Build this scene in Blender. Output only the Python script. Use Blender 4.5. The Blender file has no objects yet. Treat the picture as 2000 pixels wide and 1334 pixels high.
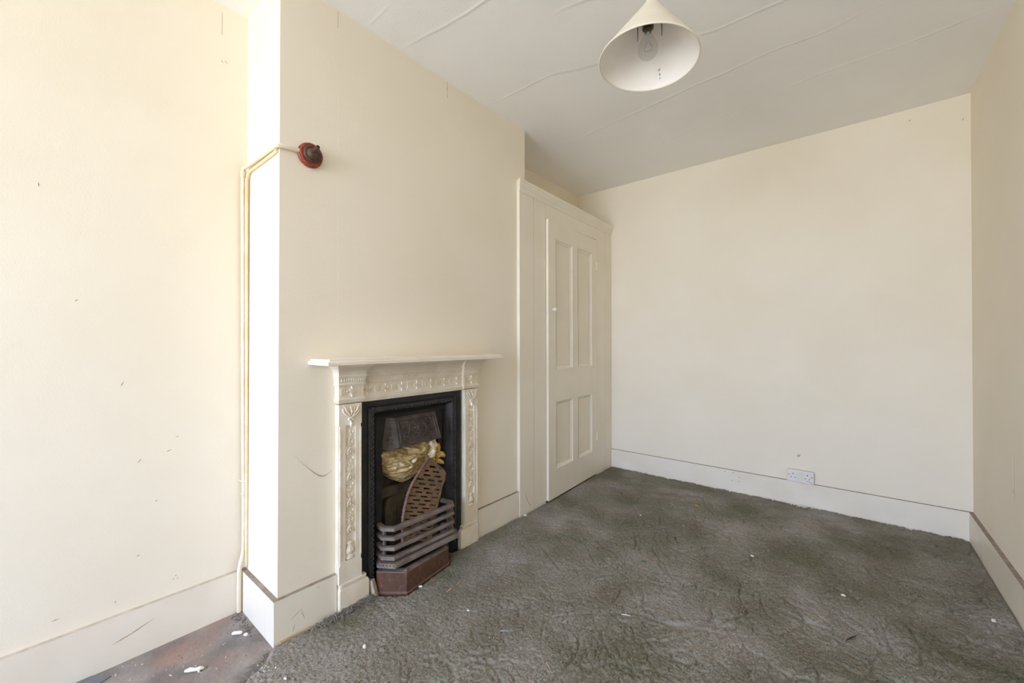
import bpy, bmesh, math, random
import numpy as np
from mathutils import Vector, Matrix

random.seed(7); RNG = np.random.default_rng(7)
SC = bpy.context.scene
COL = SC.collection

# ------------------------------------------------------------------ camera
cd = bpy.data.cameras.new('camera'); co = bpy.data.objects.new('camera', cd); COL.objects.link(co)
cd.sensor_fit = 'HORIZONTAL'; cd.sensor_width = 36.0; cd.lens = 793.3166 / 2000 * 36.0
cd.clip_start = 0.02; cd.clip_end = 100
YAW, PIT, ROL = 0.691503, 0.00419, -0.001851
fw = Vector((-math.sin(YAW) * math.cos(PIT), math.cos(YAW) * math.cos(PIT), math.sin(PIT)))
r0 = Vector((math.cos(YAW), math.sin(YAW), 0)); u0 = r0.cross(fw)
rt = r0 * math.cos(ROL) + u0 * math.sin(ROL); up = rt.cross(fw)
M = Matrix(((rt.x, up.x, -fw.x, 0), (rt.y, up.y, -fw.y, 0), (rt.z, up.z, -fw.z, 1.15), (0, 0, 0, 1)))
co.matrix_world = M
SC.camera = co

# ------------------------------------------------------------------ room constants (metres)
XL, XB, XR = -2.0412, -1.6906, 0.5504      # left alcove wall, chimney breast face, right wall
YF, YR, YF2, YB = -3.5, 0.632, 2.182, 3.4949   # window wall, breast return, breast far end, back wall
H = 2.586
WX0, WX1, WZ0, WZ1 = -1.85, 0.10, 0.45, 2.40   # window opening in the front wall

# ------------------------------------------------------------------ world: overcast sky over ground made bright to lift the ceiling
W = bpy.data.worlds.new('sky'); SC.world = W; W.use_nodes = True
nt = W.node_tree; nt.nodes.clear()
wo = nt.nodes.new('ShaderNodeOutputWorld'); bg = nt.nodes.new('ShaderNodeBackground')
tc = nt.nodes.new('ShaderNodeTexCoord'); sx = nt.nodes.new('ShaderNodeSeparateXYZ'); cr = nt.nodes.new('ShaderNodeValToRGB')
mr = nt.nodes.new('ShaderNodeMapRange'); mr.inputs[1].default_value = -0.15; mr.inputs[2].default_value = 0.25
cr.color_ramp.elements[0].color = (0.86, 0.88, 0.92, 1); cr.color_ramp.elements[1].color = (0.75, 0.985, 1.58, 1)
nt.links.new(tc.outputs['Generated'], sx.inputs[0]); nt.links.new(sx.outputs['Z'], mr.inputs[0])
nt.links.new(mr.outputs[0], cr.inputs[0]); nt.links.new(cr.outputs[0], bg.inputs[0]); nt.links.new(bg.outputs[0], wo.inputs[0])
bg.inputs[1].default_value = 9.0
# daylight portal in the window opening (guides sampling only, adds no light)
pl = bpy.data.lights.new('window_portal', 'AREA'); pl.shape = 'RECTANGLE'; pl.size = WX1 - WX0; pl.size_y = WZ1 - WZ0
po = bpy.data.objects.new('window_portal', pl); COL.objects.link(po)
po.location = ((WX0 + WX1) / 2, YF - 0.06, (WZ0 + WZ1) / 2); po.rotation_euler = (math.pi / 2, 0, 0)
pl.cycles.is_portal = True

vs = SC.view_settings
SC.display_settings.display_device = 'sRGB'
vs.view_transform = 'Standard'; vs.look = 'None'; vs.gamma = 1.0; vs.use_curve_mapping = False
vs.exposure = 1.13
SC.cycles.max_bounces = 16; SC.cycles.diffuse_bounces = 12; SC.cycles.transparent_max_bounces = 12
SC.cycles.sample_clamp_indirect = 6.0
SC.cycles.caustics_reflective = False; SC.cycles.caustics_refractive = False

# ------------------------------------------------------------------ materials
def lin(r, g, b):
    f = lambda c: (c / 255 / 12.92) if c / 255 <= 0.04045 else ((c / 255 + 0.055) / 1.055) ** 2.4
    return (f(r), f(g), f(b), 1)

def mat(name, base, rough=0.6, var=None, scale=6.0, bump=0.0, bscale=60.0, metal=0.0, spec=0.5, detail=4.0, lo=0.35, hi=0.65, bdist=0.002, var2=None, scale2=20.0, island=0.0, stretch=None):
    m = bpy.data.materials.new(name); m.use_nodes = True
    t = m.node_tree; N = t.nodes; b = N['Principled BSDF']
    b.inputs['Roughness'].default_value = rough; b.inputs['Metallic'].default_value = metal
    b.inputs['Specular IOR Level'].default_value = spec
    b.inputs['Base Color'].default_value = base
    tcn = N.new('ShaderNodeTexCoord'); vec = tcn.outputs['Object']
    if stretch:
        mp = N.new('ShaderNodeMapping'); mp.inputs['Scale'].default_value = stretch
        t.links.new(vec, mp.inputs[0]); vec = mp.outputs[0]
    col = None
    def layer(prev, c2, sc, lo, hi):
        n = N.new('ShaderNodeTexNoise'); n.inputs['Scale'].default_value = sc; n.inputs['Detail'].default_value = detail
        t.links.new(vec, n.inputs['Vector'])
        r = N.new('ShaderNodeMapRange'); r.inputs[1].default_value = lo; r.inputs[2].default_value = hi
        t.links.new(n.outputs['Fac'], r.inputs[0])
        mx = N.new('ShaderNodeMix'); mx.data_type = 'RGBA'
        if prev is None: mx.inputs[6].default_value = base
        else: t.links.new(prev, mx.inputs[6])
        mx.inputs[7].default_value = c2
        t.links.new(r.outputs[0], mx.inputs[0])
        return mx.outputs[2]
    if var: col = layer(col, var, scale, lo, hi)
    if var2: col = layer(col, var2, scale2, 0.5, 0.75)
    if island > 0:
        g = N.new('ShaderNodeNewGeometry'); r = N.new('ShaderNodeMapRange')
        r.inputs[3].default_value = 1 - island; r.inputs[4].default_value = 1 + island
        t.links.new(g.outputs['Random Per Island'], r.inputs[0])
        hv = N.new('ShaderNodeHueSaturation')
        if col is None: hv.inputs['Color'].default_value = base
        else: t.links.new(col, hv.inputs['Color'])
        t.links.new(r.outputs[0], hv.inputs['Value']); col = hv.outputs[0]
    if col is not None: t.links.new(col, b.inputs['Base Color'])
    if bump > 0:
        n = N.new('ShaderNodeTexNoise'); n.inputs['Scale'].default_value = bscale; n.inputs['Detail'].default_value = 5
        t.links.new(vec, n.inputs['Vector'])
        bp = N.new('ShaderNodeBump'); bp.inputs['Strength'].default_value = bump; bp.inputs['Distance'].default_value = bdist
        t.links.new(n.outputs['Fac'], bp.inputs['Height']); t.links.new(bp.outputs[0], b.inputs['Normal'])
    return m

MT = {}
MT['wall'] = mat('cream_wallpaper', lin(237, 229, 213), 0.75, var=lin(234, 225, 207), scale=2.2, bump=0.35, bscale=170, bdist=0.0012, spec=0.25)
MT['ceil'] = mat('ceiling_paint', lin(244, 244, 244), 0.8, var=lin(241, 241, 240), scale=1.8, bump=0.35, bscale=150, bdist=0.0012, spec=0.2)
MT['trim'] = mat('white_gloss_paint', lin(236, 228, 214), 0.38, var=lin(230, 221, 205), scale=5, bump=0.15, bscale=45, bdist=0.001)
MT['cup'] = mat('cream_gloss_paint', lin(236, 229, 214), 0.36, var=lin(231, 223, 206), scale=3, bump=0.15, bscale=45, bdist=0.001)
MT['fire'] = mat('off_white_iron_paint', lin(234, 226, 210), 0.4, var=lin(223, 211, 190), scale=12, bump=0.3, bscale=80, bdist=0.001)
MT['dust'] = mat('dusty_ledge', lin(136, 120, 106), 0.9, var=lin(158, 146, 134), scale=30)
MT['dust2'] = mat('pale_dusty_ledge', lin(198, 187, 172), 0.9, var=lin(180, 167, 152), scale=30)
MT['darkgap'] = mat('dark_gap', lin(60, 50, 40), 0.9)
MT['floor'] = mat('worn_bare_floor', lin(150, 141, 134), 0.8, var=lin(112, 106, 103), scale=7, var2=lin(158, 126, 110), scale2=3.6, bump=0.8, bscale=34, bdist=0.006, detail=10)
MT['carpet'] = mat('grey_green_wool', lin(156, 150, 143), 0.95, var=lin(116, 114, 96), scale=2.6, var2=lin(126, 117, 105), scale2=5.0, bump=0.8, bscale=260, bdist=0.004, spec=0.1, detail=6)
MT['pile'] = mat('grey_green_pile', lin(170, 163, 155), 0.95, var=lin(126, 124, 104), scale=2.6, var2=lin(138, 127, 113), scale2=5.0, spec=0.1, island=0.28, detail=6)
MT['black'] = mat('black_cast_iron', lin(34, 32, 32), 0.5, var=lin(46, 43, 42), scale=25, bump=0.3, bscale=140, bdist=0.001, metal=0.0, spec=0.35)
MT['egg'] = mat('worn_cast_iron', lin(66, 62, 62), 0.5, var=lin(46, 43, 43), scale=40, bump=0.3, bscale=140, bdist=0.001)
MT['hood'] = mat('dusty_cast_iron', lin(90, 80, 74), 0.8, var=lin(66, 58, 53), scale=18, bump=0.3, bscale=120, bdist=0.001, spec=0.2)
MT['bars'] = mat('dusty_iron_bar', lin(132, 120, 112), 0.65, var=lin(104, 90, 82), scale=14, bump=0.3, bscale=120, bdist=0.001)
MT['soot'] = mat('sooty_firebrick', lin(98, 86, 68), 0.9, var=lin(62, 54, 44), scale=14, bump=0.5, bscale=60, bdist=0.003)
MT['rust'] = mat('rusty_iron', lin(122, 92, 68), 0.85, var=lin(98, 84, 60), scale=14, var2=lin(146, 98, 68), scale2=40, bump=0.5, bscale=150, bdist=0.002)
MT['rim'] = mat('rusty_mauve_iron', lin(138, 104, 98), 0.8, var=lin(112, 82, 74), scale=40, bump=0.5, bscale=200, bdist=0.002)
MT['pan'] = mat('red_brown_enamel', lin(100, 70, 58), 0.35, var=lin(84, 62, 52), scale=16, var2=lin(118, 88, 74), scale2=50, bump=0.2, bscale=120, bdist=0.001)
MT['pandust'] = mat('dusty_brown_ledge', lin(132, 115, 108), 0.85, var=lin(110, 92, 86), scale=30)
MT['dirt'] = mat('grey_dirt', lin(122, 114, 106), 0.9, var=lin(96, 88, 80), scale=60)
MT['wool'] = mat('yellow_glass_wool', lin(200, 174, 120), 0.9, var=lin(128, 100, 50), scale=14, var2=lin(240, 226, 192), scale2=30, bump=0.9, bscale=130, bdist=0.006, stretch=(1, 0.5, 2.2), detail=7)
MT['wool_white'] = mat('white_glass_wool', lin(244, 234, 212), 0.9, var=lin(214, 190, 146), scale=40, bump=0.8, bscale=160, bdist=0.004)
MT['wool_yel'] = mat('golden_glass_wool', lin(222, 190, 116), 0.9, var=lin(190, 150, 80), scale=30, bump=0.6, bscale=120, bdist=0.003)
MT['block'] = mat('cut_grey_wood', lin(186, 176, 156), 0.8, var=lin(158, 146, 126), scale=40, bump=0.3, bscale=90)
MT['wood_red'] = mat('red_brown_wood', lin(150, 66, 46), 0.45, var=lin(112, 46, 34), scale=26, bump=0.25, bscale=60, stretch=(1, 1, 3))
MT['bronze'] = mat('dark_bronze', lin(70, 60, 54), 0.45, var=lin(104, 74, 58), scale=40, bump=0.2, bscale=120, metal=0.3)
MT['pipe'] = mat('cream_pipe_paint', lin(232, 222, 202), 0.4, var=lin(224, 208, 178), scale=14)
MT['pipe2'] = mat('aged_cream_paint', lin(232, 218, 186), 0.5, var=lin(224, 204, 164), scale=14)
MT['socket'] = mat('white_plastic', lin(232, 229, 223), 0.3, var=lin(226, 222, 216), scale=8)
MT['oldplastic'] = mat('aged_plastic', lin(178, 152, 112), 0.5, var=lin(160, 134, 98), scale=20)
MT['hole'] = mat('black_hole', lin(14, 13, 12), 0.8)
MT['shade'] = mat('cream_shade', lin(230, 222, 206), 0.7, var=lin(223, 214, 196), scale=9, bump=0.15, bscale=120)
MT['shade_in'] = mat('white_shade_lining', lin(246, 242, 238), 0.75, var=lin(242, 238, 232), scale=9)
MT['brown'] = mat('brown_bakelite', lin(56, 44, 34), 0.4, var=lin(44, 34, 26), scale=30)
MT['brass'] = mat('dull_brass', lin(150, 124, 84), 0.35, metal=0.8, var=lin(120, 96, 64), scale=60)
MT['mark'] = mat('dark_scuff', lin(150, 132, 110), 0.9)
MT['stainm'] = mat('faint_stain', lin(176, 168, 140), 0.9)
MT['plaster'] = mat('white_plaster_bit', lin(232, 226, 216), 0.85, var=lin(214, 206, 194), scale=60)
MT['splint'] = mat('raw_wood_splinter', lin(214, 186, 150), 0.8, var=lin(190, 158, 118), scale=60)
MT['brownwood'] = mat('brown_wood_splinter', lin(140, 92, 66), 0.8, var=lin(116, 78, 56), scale=60)
MT['teal'] = mat('teal_foil', lin(36, 108, 96), 0.4)
MT['tealw'] = mat('pale_foil', lin(206, 222, 222), 0.4)
MT['orange'] = mat('orange_flake', lin(190, 132, 56), 0.6)
MT['greyfoil'] = mat('grey_foil', lin(112, 111, 108), 0.5, var=lin(140, 139, 136), scale=60)
MT['bluegrey'] = mat('blue_grey_lino', lin(118, 119, 124), 0.5, var=lin(104, 105, 111), scale=20)
MT['frayed'] = mat('frayed_fibre', lin(138, 130, 120), 0.95, island=0.4)

def glass_mat():
    m = bpy.data.materials.new('bulb_glass'); m.use_nodes = True; t = m.node_tree; N = t.nodes; N.remove(N['Principled BSDF'])
    o = N['Material Output']; tr = N.new('ShaderNodeBsdfTransparent'); gl = N.new('ShaderNodeBsdfGlossy'); mx = N.new('ShaderNodeMixShader')
    tr.inputs[0].default_value = (0.93, 0.94, 0.93, 1); gl.inputs[1].default_value = 0.03
    fr = N.new('ShaderNodeLayerWeight'); fr.inputs[0].default_value = 0.25; mr_ = N.new('ShaderNodeMapRange'); mr_.inputs[3].default_value = 0.03; mr_.inputs[4].default_value = 0.5
    pw_ = N.new('ShaderNodeMath'); pw_.operation = 'POWER'; pw_.inputs[1].default_value = 3.0
    t.links.new(fr.outputs['Facing'], pw_.inputs[0]); t.links.new(pw_.outputs[0], mr_.inputs[0]); t.links.new(mr_.outputs[0], mx.inputs[0]); t.links.new(tr.outputs[0], mx.inputs[1]); t.links.new(gl.outputs[0], mx.inputs[2])
    t.links.new(mx.outputs[0], o.inputs[0]); return m
MT['glass'] = glass_mat()

# ------------------------------------------------------------------ mesh builder (world coordinates)
class MB:
    def __init__(s): s.v = []; s.f = []; s.m = []
    def add(s, vs, fs, mi=0):
        o = len(s.v); s.v += [tuple(map(float, p)) for p in vs]; s.f += [tuple(i + o for i in f) for f in fs]; s.m += [mi] * len(fs); return s
    def box(s, a, b, mi=0, top=None):
        x0, y0, z0 = (min(a[i], b[i]) for i in range(3)); x1, y1, z1 = (max(a[i], b[i]) for i in range(3))
        vs = [(x0, y0, z0), (x1, y0, z0), (x1, y1, z0), (x0, y1, z0), (x0, y0, z1), (x1, y0, z1), (x1, y1, z1), (x0, y1, z1)]
        o = len(s.f)
        s.add(vs, [(3, 2, 1, 0), (4, 5, 6, 7), (0, 1, 5, 4), (1, 2, 6, 5), (2, 3, 7, 6), (3, 0, 4, 7)], mi)
        if top is not None: s.m[o + 1] = top
        return s
    def hexa(s, p, mi=0):          # p: 8 corners, bottom loop then top loop
        return s.add(p, [(3, 2, 1, 0), (4, 5, 6, 7), (0, 1, 5, 4), (1, 2, 6, 5), (2, 3, 7, 6), (3, 0, 4, 7)], mi)
    def prism(s, loop, vec, mi=0):  # polygon loop extruded by vec
        n = len(loop); a = [Vector(p) for p in loop]; b = [p + Vector(vec) for p in a]
        return s.add(a + b, [tuple(range(n - 1, -1, -1)), tuple(range(n, 2 * n))] + [(i, (i + 1) % n, n + (i + 1) % n, n + i) for i in range(n)], mi)
    def lathe(s, c, axis, prof, n=32, mi=0, cap=True):   # prof: (radius, height along axis)
        ax = Vector(axis).normalized(); a = ax.orthogonal().normalized(); b = ax.cross(a); c = Vector(c); vs = []; fs = []
        for r, h in prof:
            for k in range(n):
                t = 2 * math.pi * k / n; vs.append(c + ax * h + (a * math.cos(t) + b * math.sin(t)) * max(r, 1e-5))
        for j in range(len(prof) - 1):
            for k in range(n): fs.append((j * n + k, j * n + (k + 1) % n, (j + 1) * n + (k + 1) % n, (j + 1) * n + k))
        if cap: fs.append(tuple(range(n - 1, -1, -1))); fs.append(tuple((len(prof) - 1) * n + k for k in range(n)))
        return s.add(vs, fs, mi)
    def tube(s, pts, r, n=8, mi=0, closed=False):
        P = [Vector(p) for p in pts]; m = len(P); R = r if isinstance(r, (list, tuple)) else [r] * m
        vs = []; fs = []; prev = None
        for i in range(m):
            if closed: d = P[(i + 1) % m] - P[i - 1]
            else: d = P[min(i + 1, m - 1)] - P[max(i - 1, 0)]
            d.normalize()
            if prev is None: a = d.orthogonal().normalized()
            else:
                a = prev - d * prev.dot(d)
                a = a.normalized() if a.length > 1e-6 else d.orthogonal().normalized()
            prev = a; b = d.cross(a)
            for k in range(n):
                t = 2 * math.pi * k / n; vs.append(P[i] + (a * math.cos(t) + b * math.sin(t)) * R[i])
        for i in range(m if closed else m - 1):
            j = (i + 1) % m
            for k in range(n): fs.append((i * n + k, i * n + (k + 1) % n, j * n + (k + 1) % n, j * n + k))
        if not closed: fs.append(tuple(range(n - 1, -1, -1))); fs.append(tuple((m - 1) * n + k for k in range(n)))
        return s.add(vs, fs, mi)
    def sweep(s, paths, mi=0, closed_prof=True, caps=True):   # paths: list of profiles (each list of points), bridged in order
        n = len(paths[0]); vs = [p for pr in paths for p in pr]; fs = []
        kk = n if closed_prof else n - 1
        for i in range(len(paths) - 1):
            for k in range(kk): fs.append((i * n + k, i * n + (k + 1) % n, (i + 1) * n + (k + 1) % n, (i + 1) * n + k))
        if caps and closed_prof: fs.append(tuple(range(n - 1, -1, -1))); fs.append(tuple((len(paths) - 1) * n + k for k in range(n)))
        return s.add(vs, fs, mi)
    def build(s, name, mats, parent=None, bevel=0.0, smooth=True, angle=35, origin=None, seg=2):
        me = bpy.data.meshes.new(name)
        o = bpy.data.objects.new(name, me); COL.objects.link(o)
        org = Vector(origin) if origin is not None else Vector((0, 0, 0))
        if parent is not None:
            org = world_loc(parent) if origin is None else Vector(origin)
            o.parent = parent; o.location = org - world_loc(parent)
        else: o.location = org
        me.from_pydata([tuple(Vector(v) - org) for v in s.v], [], s.f)
        for k in (mats if isinstance(mats, (list, tuple)) else [mats]): me.materials.append(MT[k])
        me.polygons.foreach_set('material_index', s.m)
        bm = bmesh.new(); bm.from_mesh(me); bmesh.ops.recalc_face_normals(bm, faces=bm.faces); bm.to_mesh(me); bm.free()
        if smooth:
            me.polygons.foreach_set('use_smooth', [True] * len(me.polygons)); me.set_sharp_from_angle(angle=math.radians(angle))
        if bevel > 0:
            md = o.modifiers.new('bevel', 'BEVEL'); md.width = bevel; md.segments = seg; md.limit_method = 'ANGLE'; md.angle_limit = math.radians(30); md.harden_normals = False
        me.update(); return o

def world_loc(o):
    v = Vector((0, 0, 0))
    while o is not None: v += o.location; o = o.parent
    return v

def thing(name, label, cat, loc, group=None):
    o = bpy.data.objects.new(name, None); COL.objects.link(o); o.location = loc; o.empty_display_size = 0.05
    o['label'] = label; o['category'] = cat
    if group: o['group'] = group
    return o
def tag(o, label, cat, group=None):
    o['label'] = label; o['category'] = cat
    if group: o['group'] = group
    return o
def struct(o): o['kind'] = 'structure'; return o
def centroid(mb):
    a = np.array(mb.v); return (a[:, 0].mean(), a[:, 1].mean(), a[:, 2].min())

# ------------------------------------------------------------------ noise
def perlin2(x, y, seed=0):
    rs = np.random.default_rng(seed); p = rs.permutation(256); p = np.concatenate([p, p]); ang = rs.uniform(0, 2 * np.pi, 256)
    xi = np.floor(x).astype(int); yi = np.floor(y).astype(int); xf = x - xi; yf = y - yi; xi &= 255; yi &= 255
    u = xf ** 3 * (xf * (xf * 6 - 15) + 10); v = yf ** 3 * (yf * (yf * 6 - 15) + 10)
    def g(ix, iy, dx, dy):
        a = ang[p[p[ix & 255] + (iy & 255)]]; return np.cos(a) * dx + np.sin(a) * dy
    n00 = g(xi, yi, xf, yf); n10 = g(xi + 1, yi, xf - 1, yf); n01 = g(xi, yi + 1, xf, yf - 1); n11 = g(xi + 1, yi + 1, xf - 1, yf - 1)
    return (n00 * (1 - u) + n10 * u) * (1 - v) + (n01 * (1 - u) + n11 * u) * v
def fbm(x, y, seed=0, octv=4):
    r = 0; a = 1
    for i in range(octv): r = r + a * perlin2(x * 2 ** i, y * 2 ** i, seed + i); a *= 0.5
    return r

# ================================================================== SETTING
T = 0.12
b = MB().box((XL - T, YF - T, 0), (XL, YB + T, H + .11)); wall_left = struct(b.build('wall_left', 'wall', smooth=False))
b = MB().box((XL, YB, 0), (XR + T, YB + T, H + .11)); wall_back = struct(b.build('wall_back', 'wall', smooth=False))
b = MB().box((XR, YF - T, 0), (XR + T, YB, H + .11)); wall_right = struct(b.build('wall_right', 'wall', smooth=False))
b = MB()
b.box((XL, YF - T, 0), (WX0, YF, H + .11)); b.box((WX1, YF - T, 0), (XR, YF, H + .11))
b.box((WX0, YF - T, 0), (WX1, YF, WZ0)); b.box((WX0, YF - T, WZ1), (WX1, YF, H + .11)); wall_front = struct(b.build('wall_front', 'wall', smooth=False))

# chimney breast with the fireplace opening (return leans a touch out of true)
FY0, FY1, FZ = 0.985, 1.56, 0.886
yt, yb_ = 0.638, 0.6277
def ret(z): return yb_ + (yt - yb_) * z / H
b = MB()
b.hexa([(XL, ret(0), 0), (XB, ret(0), 0), (XB, FY0, 0), (XL, FY0, 0), (XL, ret(H), H + .05), (XB, ret(H), H + .05), (XB, FY0, H + .05), (XL, FY0, H + .05)])
b.box((XL, FY0, FZ), (XB, FY1, H + .05)); b.box((XL, FY1, 0), (XB, YF2, H + .05))
b.box((XL, FY0, 0), (XL + 0.06, FY1, FZ), 1)
wall_chim = struct(b.build('wall_chimney', ['wall', 'soot'], smooth=False))

# window behind the camera (double-hung sash), the room's daylight
win = bpy.data.objects.new('window_1', None); COL.objects.link(win); win.location = ((WX0 + WX1) / 2, YF - 0.06, WZ0); win['kind'] = 'structure'
b = MB(); s_ = 0.05
b.box((WX0, YF - 0.09, WZ0), (WX0 + s_, YF - 0.03, WZ1)); b.box((WX1 - s_, YF - 0.09, WZ0), (WX1, YF - 0.03, WZ1))
b.box((WX0, YF - 0.09, WZ1 - s_), (WX1, YF - 0.03, WZ1)); b.box((WX0, YF - 0.09, WZ0), (WX1, YF - 0.03, WZ0 + s_))
zm = (WZ0 + WZ1) / 2
b.box((WX0 + s_, YF - 0.085, zm - 0.02), (WX1 - s_, YF - 0.035, zm + 0.02)); b.build('window_frame', 'trim', win, bevel=0.003)
MB().box((WX0 - 0.05, YF - 0.03, WZ0 - 0.03), (WX1 + 0.05, YF + 0.06, WZ0)).build('window_sill', 'trim', win, bevel=0.004)
for z0, z1 in ((WZ0 + s_, zm - 0.02), (zm + 0.02, WZ1 - s_)):
    MB().box((WX0 + s_, YF - 0.063, z0), (WX1 - s_, YF - 0.059, z1)).build('pane', 'glass', win)

# ceiling: real ridges where the lining paper has lifted
RIDGES = [[(-1.60, 2.53), (-1.455, 2.502), (-0.67, 2.403), (-0.301, 2.363), (-0.061, 2.369), (0.08, 2.336), (0.5, 2.30)],
          [(-1.138, 2.964), (-0.49, 2.811), (-0.125, 2.726), (0.23, 2.715), (0.5, 2.67)],
          [(-1.69, 1.18), (-1.298, 1.237), (-1.0, 1.25)],
          [(-1.66, 1.80), (-1.566, 1.806), (-1.228, 1.807), (-1.056, 1.866), (-0.46, 2.037), (0.2, 2.06)],
          [(-1.68, 1.0), (-1.584, 0.999), (-1.477, 0.998)], [(-1.0, 1.48), (-0.941, 1.487), (-0.7, 1.55)],
          [(0.1, 3.45), (0.231, 3.405), (0.52, 3.30)]]
nx, ny = 120, 1800
gx = np.linspace(XL, XR, nx); gy = np.linspace(YF, YB, ny); GX, GY = np.meshgrid(gx, gy)
hz = np.zeros_like(GX) + 0.004 * fbm(GX * 1.5, GY * 1.5, 3)
for pts in RIDGES:
    px = [p[0] for p in pts]; py = [p[1] for p in pts]
    yc = np.interp(GX, px, py) + 0.006 * perlin2(GX * 9, GX * 0 + 0.3, 5)
    fade = np.clip((GX - px[0]) / 0.12, 0, 1) * np.clip((px[-1] - GX) / 0.12, 0, 1)
    d = GY - yc; amp = 0.6 + 0.6 * perlin2(GX * 4, GX * 0 + px[0] * 7.7, 8)
    hz -= fade * amp * 0.0028 * np.exp(-(d / 0.0065) ** 2)
    hz += fade * 0.0016 * np.where(d > 0, np.exp(-d / 0.08), 0) * amp
vz = H + 0.004 + hz
V = np.stack([GX, GY, vz], -1).reshape(-1, 3)
def grid_faces(nx, ny):
    i = np.arange(nx - 1)[None, :] + np.arange(ny - 1)[:, None] * nx
    return np.stack([i, i + 1, i + 1 + nx, i + nx], -1).reshape(-1, 4)
def np_mesh(name, V, F, mk, parent=None, smooth=True, flip=False):
    me = bpy.data.meshes.new(name); F = np.asarray(F)
    if flip: F = F[:, ::-1]
    k = F.shape[1]
    me.vertices.add(len(V)); me.vertices.foreach_set('co', np.asarray(V, np.float32).ravel())
    me.loops.add(F.size); me.loops.foreach_set('vertex_index', F.ravel().astype(np.int32))
    me.polygons.add(len(F)); me.polygons.foreach_set('loop_start', np.arange(0, F.size, k, dtype=np.int32))
    try: me.polygons.foreach_set('loop_total', np.full(len(F), k, np.int32))
    except Exception: pass
    me.polygons.foreach_set('use_smooth', np.full(len(F), smooth))
    me.update(calc_edges=True); me.validate()
    me.materials.append(MT[mk]); o = bpy.data.objects.new(name, me); COL.objects.link(o)
    if parent: o.parent = parent
    return o
ceiling = struct(np_mesh('ceiling', V, grid_faces(nx, ny), 'ceil', flip=True))
# (backing slab so the ceiling is a closed roof)
MB().box((XL, YF, H + 0.06), (XR, YB, H + 0.12)).build('ceiling_slab', 'ceil', ceiling)

# bare floor: worn screed with shallow undulation
floor = struct(MB().box((XL - T, YF - T, -0.08), (XR + T, YB + T, 0.0)).build('floor', 'floor', smooth=False))

# skirting boards: dusty top edge shows as a brown line
BT, BH = 0.0195, 0.1726
def skirting(name, loop, dk='dust'):      # loop in plan: wall line and face line, extruded up with eased top edge
    b = MB(); n = len(loop)
    lo = [(x, y, 0) for x, y in loop]; hi = [(x, y, BH) for x, y in loop]
    b.add(lo + hi, [tuple(range(n - 1, -1, -1))] + [(i, (i + 1) % n, n + (i + 1) % n, n + i) for i in range(n)], 0)
    b.add(hi, [tuple(range(n))], 1)
    return struct(b.build(name, ['trim', dk], smooth=False))
skirting('baseboard_left', [(XL, YF), (XL + BT, YF), (XL + BT, ret(0) - BT), (XL, ret(0) - BT)], 'dust2')
skirting('baseboard_chimney', [(XL, ret(0)), (XL, ret(0) - BT), (XB + BT, ret(0) - BT), (XB + BT, 0.853), (XB, 0.853), (XB, ret(0))])
skirting('baseboard_alcove', [(XB, 1.689), (XB + BT, 1.689), (XB + BT, 2.0885), (XB, 2.0885)])
skirting('baseboard_back', [(-1.692, YB), (-1.692, YB - BT), (XR - BT, YB - BT), (XR, YB)])
skirting('baseboard_right', [(XR, YB), (XR - BT, YB - BT), (XR - BT, YF), (XR, YF)])

# wallpaper seams: lifted butt joints, children of their wall
def seam(parent, axis, fixed, pos, z0, z1, name='wallpaper_seam', mk='wall', w=0.0013, t=0.00032):
    n = max(2, int((z1 - z0) / 0.08)); 
    P = [(pos + random.uniform(-1, 1) * 0.0012, z0 + (z1 - z0) * i / n) for i in range(n + 1)]
    b = MB()
    paths = []
    for y, z in P:
        if axis == 'X+': paths.append([(fixed, y - w / 2, z), (fixed + t, y, z), (fixed, y + w / 2, z)])
        elif axis == 'X-': paths.append([(fixed, y - w / 2, z), (fixed - t, y, z), (fixed, y + w / 2, z)])
        else: paths.append([(y - w / 2, fixed, z), (y, fixed - t, z), (y + w / 2, fixed, z)])
    b.sweep(paths); return b.build(name, mk, parent, smooth=False)
seam(wall_chim, 'X+', XB, 0.870, 1.09, H); seam(wall_chim, 'X+', XB, 1.490, 2.1, H)
seam(wall_left, 'X+', XL, 0.528, BH, H); seam(wall_right, 'X-', XR, 2.735, 0.46, 0.66, mk='mark', w=0.0009); seam(wall_back, 'Y-', YB, 0.126, 0.3, 2.2)
seam(wall_chim, 'X+', XB, 0.870, 2.51, H, name='seam_gap', mk='darkgap'); seam(wall_chim, 'X+', XB, 1.490, 2.50, H, name='seam_gap', mk='darkgap', w=0.0022)
seam(wall_left, 'X+', XL, 0.540, 2.46, H - 0.03, name='seam_gap', mk='mark', w=0.0016)
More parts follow.
